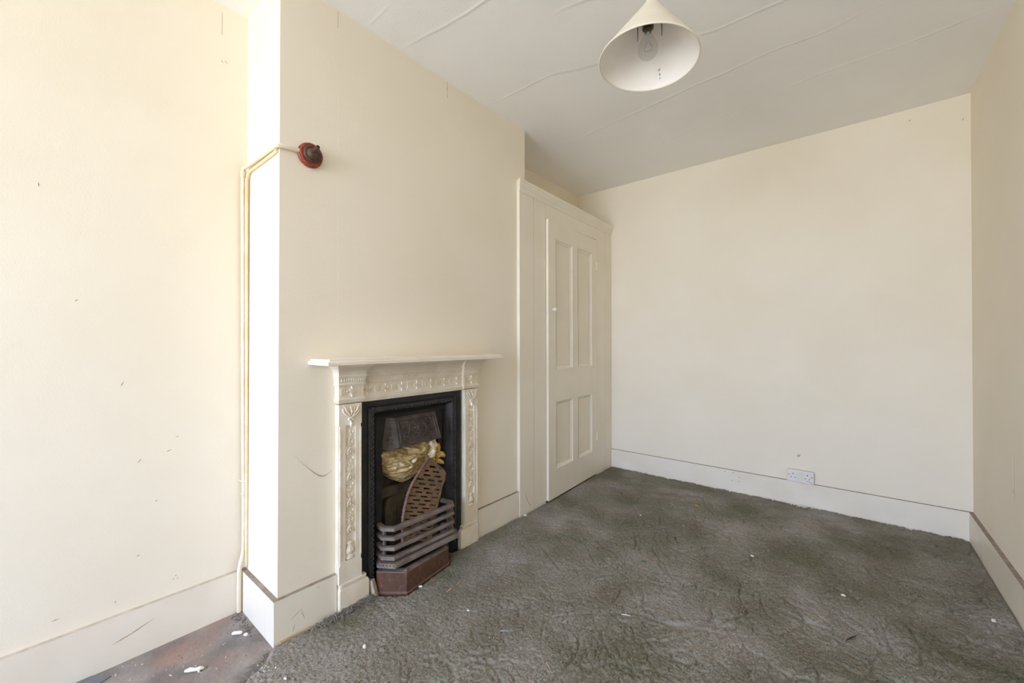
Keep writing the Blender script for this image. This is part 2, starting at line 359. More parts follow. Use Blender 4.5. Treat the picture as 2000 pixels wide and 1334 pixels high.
# hairline crack with a peeled edge beside the fireplace
def crack(parent, pts, r, mk='mark', name='wall_crack'):
    return MB().tube(pts, r, 5).build(name, mk, parent)
crack(wall_chim, [(XB, 0.692, 0.704), (XB, 0.719, 0.671), (XB + 0.001, 0.742, 0.645), (XB + 0.001, 0.764, 0.622), (XB + 0.001, 0.784, 0.605), (XB + 0.001, 0.800, 0.598), (XB + 0.001, 0.815, 0.5985), (XB, 0.828, 0.603), (XB, 0.843, 0.613)],
      [0.0002, 0.0004, 0.0005, 0.0013, 0.0012, 0.0015, 0.0010, 0.0005, 0.0002])
def scuff(parent, axis, fixed, y, z, L, ang, w=0.0018, mk='mark'):
    c, s = math.cos(ang), math.sin(ang); t = 0.0005
    q = [(-L / 2, 0), (0, -w), (L / 2, 0), (0, w)]
    q = [(y + a * c - b_ * s, z + a * s + b_ * c) for a, b_ in q]
    if axis == 'X': lo = [(fixed, a, b_) for a, b_ in q]; vec = (t if fixed < 0 else -t, 0, 0)
    else: lo = [(a, fixed, b_) for a, b_ in q]; vec = (0, -t, 0)
    return MB().prism(lo, vec).build('scuff', mk, parent, smooth=False)
for y, z, L, a in ((0.235, 1.004, 0.022, 1.1), (0.393, 0.785, 0.012, 0.3), (0.282, 0.713, 0.02, 0.9), (0.368, 0.734, 0.02, 0.4), (0.541, 2.348, 0.014, 2.2), (0.555, 2.352, 0.014, 2.2), (0.389, 0.239, 0.008, 0.2), (0.395, 0.226, 0.006, 0.2), (0.382, 0.228, 0.006, 1), (0.218, 0.219, 0.008, 1), (0.074, 0.229, 0.02, 0.1), (0.279, 0.361, 0.012, 0.2), (0.035, 1.673, 0.015, 1.6), (0.12, 1.3, 0.012, 0.8), (0.33, 0.55, 0.01, 0.5)):
    scuff(wall_left, 'X', XL, y, z, L, a, 0.0014)
scuff(wall_left, 'X', XL + BT, 0.275, 0.098, 0.10, 0.36, 0.0014); scuff(wall_left, 'X', XL + BT, 0.23, 0.085, 0.05, 0.3, 0.001)
for y, z, L, a in ((3.124, 0.205, 0.012, 0.9), (2.747, 0.503, 0.02, 1.5)): scuff(wall_right, 'X', XR, y, z, L, a, 0.002)
scuff(wall_back, 'Y', YB, -0.272, 0.354, 0.030, 0.7, 0.008, 'stainm'); scuff(wall_back, 'Y', YB, 0.298, 2.52, 0.012, 1.0, 0.003); scuff(wall_back, 'Y', YB, 0.52, 2.45, 0.02, 1.2, 0.002)
for x, z in ((-0.74, 0.153), (-0.683, 0.156), (-0.69, 0.096), (-0.644, 0.097), (-0.641, 0.129)):
    MB().lathe((x, YB - BT - 0.0006, z), (0, 1, 0), [(0.0028, 0), (0.0028, 0.0008)], 8).build('screw_hole', 'hole', wall_back, smooth=False)
for y, z, L, a in ((0.69, 0.09, 0.05, 0.5), (0.715, 0.075, 0.05, 1.9), (0.775, 0.155, 0.015, 0.6), (0.68, 0.04, 0.03, 1.3)):
    scuff(wall_chim, 'X', XB + BT, y, z, L, a, 0.001, 'dust').data.materials[0] = MT['dust']

# ================================================================== CARPET
POLY = [(-1.668, 0.600), (-1.640, 0.578), (-1.612, 0.560), (-1.592, 0.520), (-1.575, 0.482), (-1.545, 0.400), (-1.50, 0.28), (-1.42, 0.05), (-1.36, -0.3), (-1.33, -0.9),
        (0.529, -0.9), (0.529, 3.473), (-1.688, 3.473), (-1.686, 3.18), (-1.655, 2.42), (-1.660, 2.088), (-1.668, 2.086), (-1.668, 1.690), (-1.655, 1.687), (-1.655, 1.560), (-1.664, 1.556), (-1.664, 1.462),
        (-1.586, 1.412), (-1.541, 1.112), (-1.648, 1.024), (-1.662, 0.995), (-1.655, 0.990), (-1.655, 0.857), (-1.668, 0.853)]
def sdf(px, py, poly):
    d = np.full(px.shape, 1e9); ins = np.zeros(px.shape, bool); n = len(poly)
    for i in range(n):
        x0, y0 = poly[i]; x1, y1 = poly[(i + 1) % n]; ex, ey = x1 - x0, y1 - y0
        t = np.clip(((px - x0) * ex + (py - y0) * ey) / (ex * ex + ey * ey), 0, 1)
        d = np.minimum(d, (px - x0 - t * ex) ** 2 + (py - y0 - t * ey) ** 2)
        c = ((y0 > py) != (y1 > py)) & (px < (x1 - x0) * (py - y0) / (y1 - y0 + 1e-12) + x0); ins ^= c
    d = np.sqrt(d); return np.where(ins, d, -d)
st = 0.0041
gx = np.arange(-1.70, 0.54, st); gy = np.arange(-0.92, 3.49, st); GX, GY = np.meshgrid(gx, gy)
D = sdf(GX, GY, POLY) + 0.004 * perlin2(GX * 60, GY * 60, 11) * np.clip((0.45 - np.abs(GX + 1.45)) * 4, 0.5, 1.5)
def sculpt(x, y):
    """swirling carved grooves, strongest on the right / far half of the room"""
    m = np.clip((x + 1.55) / 0.8 + (y - 1.4) * 0.12, 0.25, 1.0)
    wx = x + 0.16 * perlin2(x * 2.3, y * 2.3, 21); wy = y + 0.16 * perlin2(x * 2.3 + 9, y * 2.3 + 4, 22)
    g = perlin2(wx * 5.2, wy * 5.2, 23); g2 = perlin2(wx * 10.5 + 3, wy * 10.5, 24); g3 = perlin2(wx * 17 + 1, wy * 17, 26)
    br = np.clip(0.6 + 1.6 * perlin2(x * 7 + 2, y * 7, 25), 0, 1); br2 = np.clip(0.5 + 1.8 * perlin2(x * 8 + 5, y * 8, 27), 0, 1)
    gro = br * np.exp(-(g / 0.028) ** 2) + 0.8 * br2 * np.exp(-(g2 / 0.040) ** 2) + 0.5 * br * np.exp(-(g3 / 0.06) ** 2)
    return m, gro, g
def carpet_h(x, y):
    m, gro, g = sculpt(x, y)
    wx = x + 0.010 * perlin2(x * 40, y * 40, 31); wy = y + 0.010 * perlin2(x * 40 + 5, y * 40, 32)
    tuft = np.minimum(1, 4.2 * np.abs(perlin2(wx * 60, wy * 60, 33))) + 0.7 * np.minimum(1, 3.5 * np.abs(perlin2(wx * 112 + 7, wy * 112, 36))); fine = perlin2(wx * 120, wy * 120, 34)
    h = 0.0105 + 0.0046 * tuft + 0.0022 * fine + 0.003 * fbm(x * 7, y * 7, 35) - m * 0.0145 * gro + 0.008 * m * g
    # flattened furniture marks: narrow pressed lines
    for (x0, y0), (x1, y1) in (((-1.329, 1.00), (-1.36, 1.62)), ((-1.20, 2.75), (-1.13, 2.95)), ((-0.95, 2.87), (-0.90, 3.05)), ((-1.36, 1.62), (-1.05, 1.78))):
        ex, ey = x1 - x0, y1 - y0; t = np.clip(((x - x0) * ex + (y - y0) * ey) / (ex * ex + ey * ey), 0, 1)
        dd = np.sqrt((x - x0 - t * ex) ** 2 + (y - y0 - t * ey) ** 2); h = h - 0.004 * np.exp(-(dd / 0.016) ** 2)
    return np.maximum(h, 0.0025)
Hh = carpet_h(GX, GY); edge = np.clip(D / 0.014, 0, 1); Hh = np.where(D > 0.5 * st, 0.0012 + (Hh - 0.0012) * np.sqrt(edge), 0.0006)
keep = D > -st * 0.6
F = grid_faces(len(gx), len(gy)); kf = keep.ravel()[F].all(1); F = F[kf]
used = np.unique(F); remap = np.full(GX.size, -1); remap[used] = np.arange(len(used))
V = np.stack([GX, GY, Hh], -1).reshape(-1, 3)[used]; F = remap[F]
carpet = np_mesh('carpet', V, F, 'carpet')
tag(carpet, 'worn grey green sculpted wool carpet covering the floor up to the skirting boards', 'carpet')
# woolly tufts
NT = 170000
px = RNG.uniform(-1.69, 0.53, NT); py = RNG.uniform(-0.35, 3.475, NT)
dd = sdf(px, py, POLY); ok = dd > 0.004; px, py, dd = px[ok], py[ok], dd[ok]
m_, gro_, _g = sculpt(px, py); ok = RNG.uniform(0, 1, len(px)) > 0.75 * m_ * np.clip(gro_, 0, 1); px, py, dd = px[ok], py[ok], dd[ok]
n = len(px); a = RNG.uniform(0, 2 * np.pi, n) * 0.55 + 2.5 * perlin2(px * 4, py * 4, 41); L = RNG.uniform(0.007, 0.014, n); w = RNG.uniform(0.0006, 0.0013, n)
near = np.minimum(dd / 0.016, 1); hb = carpet_h(px, py) * np.sqrt(near); L = L * (0.5 + 0.5 * near)
cx, sy = np.cos(a), np.sin(a); rise = RNG.uniform(0.10, 0.45, n)
P0 = np.stack([px, py, hb - 0.002], -1); dirv = np.stack([cx, sy, rise], -1); side = np.stack([-sy, cx, 0 * cx], -1)
P1 = P0 + dirv * (L * 0.55)[:, None] + np.array([0, 0, 0.0018]); P2 = P0 + np.stack([cx, sy, 0 * cx], -1) * L[:, None] + np.array([0, 0, 0.001])
ws = w[:, None] * side
V = np.stack([P0 - ws, P0 + ws, P1 - ws + [0, 0, -.0006], P1 + ws, P2 - ws * .5, P2 + ws * .5], 1).reshape(-1, 3)
o6 = (np.arange(n) * 6)[:, None]; F = np.concatenate([o6 + np.array([0, 1, 3, 2]), o6 + np.array([2, 3, 5, 4])], 0)
pile = np_mesh('pile', V, F, 'pile', carpet); pile['kind'] = 'stuff'
# frayed edge by the left plinth
b = MB()
for k in range(520):
    y = random.uniform(0.745, 0.995); x = -1.652 + random.uniform(0, 0.028) + max(0, (0.80 - y)) * 0.12; z = 0.012 + random.uniform(0, 0.016) * (0.4 + (y - 0.7) * 2.2)
    an = random.uniform(0, 6.28); L_ = random.uniform(0.012, 0.034); q = [(x, y, z)]
    for s in (0.4, 0.75, 1.0):
        q.append((min(max(q[-1][0] + math.cos(an) * L_ * 0.35, -1.653), -1.60), q[-1][1] + math.sin(an) * L_ * 0.35, max(0.006, z + random.uniform(-0.006, 0.010)))); an += random.uniform(-0.9, 0.9)
    b.tube(q, random.uniform(0.0005, 0.0013), 4)
fr_ = b.build('frayed_edge', 'frayed', carpet); fr_['kind'] = 'stuff'
b = MB()
for k in range(40):
    t = random.random(); x = -1.655 + t * 0.09; y = 0.585 - t * 0.11 + random.uniform(-0.02, 0.015); an = random.uniform(2.2, 4.6); q = [(x, y, 0.006)]
    for s in range(3): q.append((q[-1][0] + math.cos(an) * 0.011, q[-1][1] + math.sin(an) * 0.011, 0.003 + random.uniform(0, 0.006))); an += random.uniform(-0.7, 0.7)
    b.tube(q, 0.0009, 4)
fr2 = b.build('loose_strands', 'frayed', carpet); fr2['kind'] = 'stuff'

# ================================================================== CUPBOARD
P0c = Vector((-1.665, 2.0906, 0)); E = Vector((-0.03, 1.4, 0)).normalized(); Nn = Vector((E.y, -E.x, 0))   # along, outwards
cup = thing('alcove_cupboard', 'tall cream painted cupboard with panelled door built into the alcove', 'cupboard', P0c)
def C(l, d, z): return P0c + E * l + Nn * d + Vector((0, 0, z))
def cbox(mb, l0, l1, d0, d1, z0, z1, mi=0):
    return mb.hexa([C(l0, d0, z0), C(l1, d0, z0), C(l1, d1, z0), C(l0, d1, z0), C(l0, d0, z1), C(l1, d0, z1), C(l1, d1, z1), C(l0, d1, z1)], mi)
LW = 1.402
cbox(MB(), 0, 0.1595, -0.0245, 0, 0.0, 2.152).build('side_board', 'cup', cup, bevel=0.0025)
cbox(MB(), 0.163, 0.3105, -0.030, -0.001, 0.0, 2.152).build('frame_stile', 'cup', cup, bevel=0.002)
cbox(MB(), 0.3105, 1.104, -0.030, -0.001, 2.049, 2.152).build('head_rail', 'cup', cup, bevel=0.002)
cbox(MB(), 1.104, 1.271, -0.030, -0.001, 0.0, 2.152).build('frame_stile', 'cup', cup, bevel=0.002)
cbox(MB(), 1.2735, LW, -0.030, -0.001, 0.0, 2.152).build('side_board', 'cup', cup, bevel=0.002)
cbox(MB(), 0.13, LW, -0.36, -0.025, 2.150, 2.170).build('top_board', 'cup', cup)
cbox(MB(), 0.15, 0.30, -0.05, -0.031, 0.0, 2.15).build('gap_shade_strip', 'darkgap', cup); cbox(MB(), 1.25, 1.30, -0.05, -0.031, 0.0, 2.15).build('gap_shade_strip', 'darkgap', cup)  # dark strips put in for the shade behind the board gaps
# cornice: moulded profile with a left return
prof = [(-0.024, 2.150), (0.004, 2.150), (0.006, 2.160), (0.009, 2.163), (0.010, 2.176), (0.015, 2.180), (0.0155, 2.188), (0.021, 2.196), (0.022, 2.206), (0.026, 2.209), (0.027, 2.226), (0.020, 2.230), (-0.024, 2.230)]
MB().sweep([[C(-max(d, -0.0), d, z) for d, z in prof], [C(LW, d, z) for d, z in prof]]).build('cornice', 'cup', cup, smooth=False)
# door, hinged on the right and standing slightly ajar
DL0, DL1, DZ0, DZ1 = 0.316, 1.100, 0.018, 2.044
def dd_(l): return 0.0175 * (DL1 - l) / (DL1 - DL0) + 0.001
def dbox(mb, l0, l1, z0, z1, a, t, mi=0):
    return mb.hexa([C(l0, dd_(l0) + a - t, z0), C(l1, dd_(l1) + a - t, z0), C(l1, dd_(l1) + a, z0), C(l0, dd_(l0) + a, z0), C(l0, dd_(l0) + a - t, z1), C(l1, dd_(l1) + a - t, z1), C(l1, dd_(l1) + a, z1), C(l0, dd_(l0) + a, z1)], mi)
b = MB(); PL = [(0.421, 0.679), (0.763, 1.018)]; PZ = [(0.221, 0.722), (0.951, 1.918)]
dbox(b, DL0, PL[0][0], DZ0, DZ1, 0, 0.034); dbox(b, PL[1][1], DL1, DZ0, DZ1, 0, 0.034)
for z0, z1 in ((DZ0, PZ[0][0]), (PZ[0][1], PZ[1][0]), (PZ[1][1], DZ1)): dbox(b, PL[0][0], PL[1][1], z0, z1, 0, 0.034)
for z0, z1 in PZ: dbox(b, PL[0][1], PL[1][0], z0, z1, 0, 0.034)
door = b.build('door', 'cup', cup, smooth=False, origin=C(DL1, 0, 0))
for (l0, l1) in PL:
    for (z0, z1) in PZ:
        dbox(MB(), l0, l1, z0, z1, -0.017, 0.010).build('door_panel', 'cup', door, smooth=False)
        # stepped moulding sloping from the frame face down to the panel
        loops = []
        for ins, a in ((0.0, 0.0015), (0.007, 0.0005), (0.011, -0.006), (0.020, -0.011), (0.026, -0.016)):
            q = [(l0 + ins, z0 + ins), (l1 - ins, z0 + ins), (l1 - ins, z1 - ins), (l0 + ins, z1 - ins)]
            loops.append([C(l, dd_(l) + a, z) for l, z in q])
        mb = MB(); mb.sweep(loops, closed_prof=True, caps=False); mb.build('panel_moulding', 'cup', door, smooth=False)
kc = C(0.372, dd_(0.372), 1.393)
MB().lathe(kc, Nn, [(0.0075, 0), (0.0075, 0.004), (0.006, 0.010), (0.008, 0.015), (0.0135, 0.019), (0.0155, 0.025), (0.0145, 0.031), (0.010, 0.035), (0.003, 0.037), (0, 0.037)], 20).build('knob', 'socket', door)
for z in (1.819, 0.343):
    hb = MB(); hb.lathe(C(1.1025, 0.0035, z - 0.036), (0, 0, 1), [(0.005, 0), (0.005, 0.072)], 10)
    cbox(hb, 1.085, 1.120, 0.0, 0.0022, z - 0.034, z + 0.034); hb.build('hinge', 'trim', door)
crack_c = MB().tube([C(0.060, 0.0004, 0.155), C(0.072, 0.0006, 0.115), C(0.088, 0.0006, 0.085), C(0.105, 0.0006, 0.060), C(0.14, 0.0004, 0.035)], [0.0004, 0.0012, 0.0016, 0.0012, 0.0004], 5).build('paint_crack', 'mark', cup)

# ================================================================== MANTELPIECE
AX = 1.2705                                    # fireplace centre line
XF = -1.655                                    # pilaster face
man = thing('mantelpiece', 'off white painted cast iron bedroom fireplace surround with narrow shelf', 'fireplace surround', (XB, AX, 0))
def mY(y): return 2 * AX - y
# ---- relief helpers on the plane X = xf
def leaf(mb, y, z, ang, L, w, h, xf):
    c, s = math.cos(ang), math.sin(ang)
    P = lambda a, t, e: (xf + e, y + a * c - t * s, z + a * s + t * c)
    mb.add([P(0, 0, -0.001), P(L * .45, w, -0.001), P(L, 0, -0.001), P(L * .45, -w, -0.001), P(L * .45, 0, h), P(L * .12, 0, h * .7)],
           [(0, 3, 5), (5, 3, 4), (3, 2, 4), (2, 1, 4), (1, 5, 4), (0, 5, 1)])
def ring(mb, y, z, r, t, xf, ry=1.0, n=12, a0=0.0, a1=6.2832):
    full = a1 - a0 > 6.28
    pts = [(xf + t * 0.3, y + r * math.cos(a0 + (a1 - a0) * k / n), z + r * ry * math.sin(a0 + (a1 - a0) * k / n)) for k in range(n if full else n + 1)]
    mb.tube(pts, t, 5, closed=full)
def dome(mb, y, z, r, h, xf, n=8, ry=1.0):
    vs = [(xf - 0.001, y + r * math.cos(2 * math.pi * k / n), z + ry * r * math.sin(2 * math.pi * k / n)) for k in range(n)]
    vs += [(xf + h * .75, y + .6 * r * math.cos(2 * math.pi * k / n), z + ry * .6 * r * math.sin(2 * math.pi * k / n)) for k in range(n)] + [(xf + h, y, z)]
    mb.add(vs, [(k, (k + 1) % n, n + (k + 1) % n, n + k) for k in range(n)] + [(n + k, n + (k + 1) % n, 2 * n) for k in range(n)])
def flower(mb, y, z, r, xf, h=0.005, pet=6):
    for k in range(pet): leaf(mb, y + 0.3 * r * math.cos(k * 6.283 / pet), z + 0.3 * r * math.sin(k * 6.283 / pet), k * 6.283 / pet + .3, r * .85, r * .34, h * .8, xf)
    ring(mb, y, z, r * .42, r * .13, xf + h * .3, n=8); dome(mb, y, z, r * .25, h, xf, 6)
def spiral(mb, y, z, r, turns, a0, t, xf, sgn=1, n=16):
    mb.tube([(xf + t * .4, y + (r * (1 - .8 * k / n)) * math.cos(a0 + sgn * turns * 6.283 * k / n), z + (r * (1 - .8 * k / n)) * math.sin(a0 + sgn * turns * 6.283 * k / n)) for k in range(n + 1)], [t * (1 - .4 * k / n) for k in range(n + 1)], 5)

def pilaster(side):
    f = (lambda y: y) if side < 0 else mY
    y0, y1 = 0.855, 0.9585                      # outer, inner edge (left one); mirrored on the right
    yc = (y0 + y1) / 2
    b = MB()
    rz0, rz1, ry0, ry1 = 0.222, 0.798, 0.8835, 0.9295
    def bx(mb, a, bq, c, d, x0, x1): mb.box((x0, f(a), c), (x1, f(bq), d))
    # shaft: stopped-chamfer body with sunk centre panel
    bx(b, y0 + 0.0015, y1 - 0.0015, 0.135, 0.885, XB - 0.004, XF - 0.008)
    bx(b, y0, y1, 0.128, 0.205, XB, XF); bx(b, y0, y1, 0.80, 0.89, XB, XF)
    bx(b, y0 + 0.004, ry0, 0.205, 0.80, XB, XF); bx(b, ry1, y1 - 0.004, 0.205, 0.80, XB, XF)
    bx(b, ry0, ry1, 0.205, rz0, XB, XF); bx(b, ry0, ry1, rz1, 0.80, XB, XF)
    sh = b.build('pilaster', 'fire', man, smooth=False)
    # long beaded slips on the chamfers
    q = MB()
    for ya in (y0 + 0.0055, y1 - 0.0055):
        bx(q, ya - 0.0035, ya + 0.0035, 0.225, 0.785, XF - 0.004, XF + 0.0015)
        for k in range(9): bx(q, ya - 0.0022, ya + 0.0022, 0.235 + k * 0.061, 0.235 + k * 0.061 + 0.05, XF, XF + 0.003)
    q.build('edge_slip', 'fire', sh, smooth=False)
    # garland in the sunk panel
    g = MB(); xf = XF - 0.0075; yg = f((ry0 + ry1) / 2)
    z = 0.775
    leaf(g, yg, z - 0.018, math.pi / 2, 0.032, 0.005, 0.005, xf)
    while z > 0.335:
        flower(g, yg, z - 0.028, 0.0145, xf, 0.0085)
        for sg in (-1, 1):
            leaf(g, yg + sg * 0.002, z - 0.068, math.pi / 2 - sg * 0.50, 0.034, 0.0050, 0.0075, xf)
            leaf(g, yg + sg * 0.003, z - 0.043, -math.pi / 2 + sg * 0.35, 0.026, 0.0048, 0.0075, xf)
            leaf(g, yg + sg * 0.002, z - 0.074, -math.pi / 2 + sg * 0.62, 0.036, 0.0062, 0.009, xf)
            leaf(g, yg + sg * 0.013, z - 0.090, -math.pi / 2 + sg * 0.10, 0.022, 0.0052, 0.008, xf)
            leaf(g, yg + sg * 0.006, z - 0.088, -math.pi / 2 + sg * 0.30, 0.020, 0.0045, 0.008, xf)
            leaf(g, yg + sg * 0.010, z - 0.012, (math.pi / 2 - sg * 0.75), 0.016, 0.0042, 0.007, xf)
            leaf(g, yg + sg * 0.011, z - 0.040, (-math.pi / 2 + sg * 0.9), 0.012, 0.0036, 0.006, xf)
        leaf(g, yg, z - 0.072, math.pi / 2, 0.034, 0.0042, 0.0085, xf); leaf(g, yg, z - 0.076, -math.pi / 2, 0.032, 0.0052, 0.0095, xf)
        dome(g, yg, z - 0.0755, 0.005, 0.008, xf, 6)
        z -= 0.1125
    # urn at the foot
    urn = [(0.006, 0.300), (0.015, 0.292), (0.015, 0.288), (0.010, 0.284), (0.012, 0.278), (0.018, 0.268), (0.021, 0.258), (0.019, 0.249), (0.012, 0.243), (0.010, 0.240), (0.019, 0.236), (0.019, 0.225)]
    n = 9; vs = []; fs = []
    for r, zz in urn:
        for k in range(n + 1):
            t = math.pi * k / n; vs.append((xf + 0.011 * math.sin(t) * r / 0.021 + (0.0015 if k % 2 and 0.244 < zz < 0.285 else 0), yg + r * math.cos(t), zz))
    for j in range(len(urn) - 1):
        for k in range(n): fs.append((j * (n + 1) + k, j * (n + 1) + k + 1, (j + 1) * (n + 1) + k + 1, (j + 1) * (n + 1) + k))
    g.add(vs, fs); g.build('garland', 'fire', sh)
    # draped acanthus bracket under the block
    g = MB(); xf = XF; yg = f(yc)
    for sg in (-1, 1):
        g.tube([(xf + .002, yg + sg * 0.004, 0.826), (xf + .006, yg + sg * 0.010, 0.838), (xf + .008, yg + sg * 0.024, 0.846), (xf + .007, yg + sg * 0.036, 0.858), (xf + .005, yg + sg * 0.038, 0.870), (xf + .004, yg + sg * 0.030, 0.874)], [.002, .0035, .004, .0035, .003, .0015], 6)
        g.tube([(xf + .004, yg + sg * 0.003, 0.834), (xf + .009, yg + sg * 0.012, 0.850), (xf + .010, yg + sg * 0.024, 0.862), (xf + .010, yg + sg * 0.030, 0.878), (xf + .008, yg + sg * 0.036, 0.885)], [.002, .004, .004, .0035, .002], 6)
        leaf(g, yg + sg * 0.005, 0.846, math.pi / 2 - sg * 0.5, 0.034, 0.006, 0.012, xf); leaf(g, yg, 0.826, -math.pi / 2 + sg * 0.9, 0.014, 0.004, 0.008, xf)
    leaf(g, yg, 0.838, math.pi / 2, 0.046, 0.009, 0.015, xf); dome(g, yg, 0.832, 0.008, 0.011, xf); dome(g, yg - 0.008, 0.824, 0.006, 0.009, xf); dome(g, yg + 0.008, 0.824, 0.006, 0.009, xf)
    dome(g, yg, 0.816, 0.0065, 0.009, xf); leaf(g, yg, 0.816, -math.pi / 2, 0.028, 0.006, 0.009, xf)
    g.build('leaf_bracket', 'fire', sh)
    # plinth with fluted band
    b = MB(); p0, p1 = 0.8565, 0.9915
    bx(b, p0 + 0.002, p1 - 0.012, 0.112, 0.131, XB, XF + 0.002)
    zz = [(0.0, XF + 0.005, 0.0), (0.098, XF + 0.005, 0.0), (0.108, XF + 0.003, 0.002), (0.114, XF + 0.001, 0.006)]
    b.sweep([[(XB, f(p0 + i), z_), (x_, f(p0 + i), z_), (x_, f(p1 - i * 1.5), z_), (XB, f(p1 - i * 1.5), z_)] for z_, x_, i in zz])
    pl_ = b.build('plinth', 'fire', man, bevel=0.001)
    q = MB()
    for k in range(17):
        ya = p0 + 0.008 + k * 0.0066; bx(q, ya, ya + 0.0036, 0.115, 0.128, XF, XF + 0.0042)
    q.build('fluted_band', 'fire', pl_, smooth=False)
    # capital block: cove, egg band, frieze block, base moulding
    b = MB()
    pr = [(0.893, 0.0), (0.8985, 0.006), (0.903, 0.006), (0.906, 0.009), (0.911, 0.009), (0.916, 0.004), (0.919, 0.002), (0.967, 0.002), (0.969, 0.008), (0.976, 0.010), (0.980, 0.006), (0.984, 0.007), (1.004, 0.013), (1.008, 0.016), (1.014, 0.016), (1.016, 0.012), (1.022, 0.014), (1.034, 0.020), (1.045, 0.031), (1.051, 0.043), (1.062, 0.045)]
    b.sweep([[(XB - 0.002, f(y0 - e * .6), z_), (XF + e, f(y0 - e * .6), z_), (XF + e, f(y1 + 0.009 + e * .45), z_), (XB - 0.002, f(y1 + 0.009 + e * .45), z_)] for z_, e in pr])
    cb = b.build('capital', 'fire', man, angle=25)
    q = MB()
    for k in range(10):
        ya = y0 + 0.003 + k * 0.0107; dome(q, f(ya + 0.004), 0.994, 0.0042, 0.005, XF + 0.0088, 7, 2.2)
    for k in range(3):
        for ya in (y0 + 0.006 + k * 0.008, y1 - 0.015 + k * 0.008): bx(q, ya, ya + 0.0036, 0.928, 0.958, XF + 0.001, XF + 0.0045)
    flower(q, f(yc + .003), 0.944, 0.016, XF + 0.002, 0.008)
    for sg in (-1, 1):
        leaf(q, f(yc + .003) + sg * .012, 0.944, 0 if sg > 0 else math.pi, 0.020, 0.008, 0.006, XF + .002); leaf(q, f(yc + .003), 0.944 + sg * .010, sg * math.pi / 2, 0.018, 0.005, 0.007, XF + .002)
    q.build('capital_relief', 'fire', cb)
pilaster(-1); pilaster(1)
# frieze between the blocks
ya, yb = 0.962, mY(0.962)
b = MB()
pr = [(XB, 0.890), (XF - 0.010, 0.890), (XF - 0.006, 0.8985), (XF - 0.004, 0.906), (XF - 0.010, 0.914), (XF - 0.013, 0.917), (XF - 0.013, 0.967), (XF - 0.008, 0.970), (XF - 0.007, 0.976), (XF - 0.012, 0.980), (XF - 0.011, 0.984), (XF - 0.003, 1.004), (XF + 0.001, 1.008), (XF + 0.001, 1.014), (XF - 0.003, 1.016), (XF - 0.001, 1.022), (XF + 0.006, 1.034), (XF + 0.018, 1.045), (XF + 0.030, 1.051), (XF + 0.034, 1.062), (XB, 1.062)]
fz = MB().sweep([[(x, ya, z) for x, z in pr], [(x, yb, z) for x, z in pr]]).build('frieze', 'fire', man, angle=25)
q = MB(); n = 7; pitch = (yb - ya) / (n - 0.2); xf = XF - 0.013
for k in range(n):
    yc = ya + 0.034 + k * pitch * 0.985
    flower(q, yc, 0.943, 0.0125, xf, 0.006)
    for sg in (-1, 1):
        leaf(q, yc + sg * .009, 0.945, sg * 0.2 + (0 if sg > 0 else math.pi), 0.017, 0.006, 0.006, xf); leaf(q, yc + sg * .009, 0.940, -sg * 0.6 + (0 if sg > 0 else math.pi), 0.014, 0.004, 0.005, xf)
        leaf(q, yc, 0.943 + sg * .008, sg * math.pi / 2, 0.017, 0.004, 0.006, xf)
    if k < n - 1:
        for j in (-1, 0, 1): yy = yc + pitch * .49 + j * 0.0085; q.box((xf, yy - .0018, 0.930), (xf + .0035, yy + .0018, 0.957))
q.build('frieze_relief', 'fire', fz)
q = MB()
k = 0
while ya + 0.008 + k * 0.0105 < yb - 0.006: dome(q, ya + 0.008 + k * 0.0105, 0.994, 0.0041, 0.005, XF - 0.0095, 7, 2.2); k += 1
q.build('egg_band', 'fire', fz)
# shelf with moulded edge, right end cut on a slant
SX = -1.520
def shelf_loop(i, z): return [(XB, 0.743 + i, z), (SX - i, 0.743 + i, z), (SX - i, 1.756 - i, z), (XB, 1.815 - i, z)]
b = MB().sweep([shelf_loop(.004, 1.0625), shelf_loop(0, 1.065), shelf_loop(0, 1.0755), shelf_loop(.003, 1.077), shelf_loop(.008, 1.079), shelf_loop(.011, 1.084), shelf_loop(.011, 1.087), shelf_loop(.014, 1.088)])
b.build('shelf', 'trim', man, angle=30)

# ================================================================== CAST IRON FIREPLACE INSERT
ins = thing('fireplace_insert', 'black cast iron fireplace insert with decorated hood and curved fire bars', 'fireplace', (XB, AX, 0))
iy0, iy1, iz1 = 0.968, mY(0.968), 0.893
def U(i): return [(iy0 + i, 0.0), (iy0 + i, iz1 - i), (iy1 - i, iz1 - i), (iy1 - i, 0.0)]
prof = [(0.0, -1.700), (0.0, -1.676), (0.010, -1.674), (0.030, -1.676), (0.034, -1.680), (0.0355, -1.677), (0.040, -1.6725), (0.046, -1.670), (0.053, -1.671), (0.060, -1.675), (0.066, -1.682), (0.070, -1.692), (0.078, -1.704), (0.088, -1.711), (0.092, -1.711), (0.093, -1.707), (0.099, -1.707), (0.1, -1.716), (0.122, -1.718)]
paths = [[(x, y, z) for (y, z), x in ((U(i)[k], x) for i, x in prof)] for k in range(4)]
fr = MB(); fr.sweep(paths, closed_prof=False, caps=False); frame = fr.build('frame', 'black', ins, angle=40)
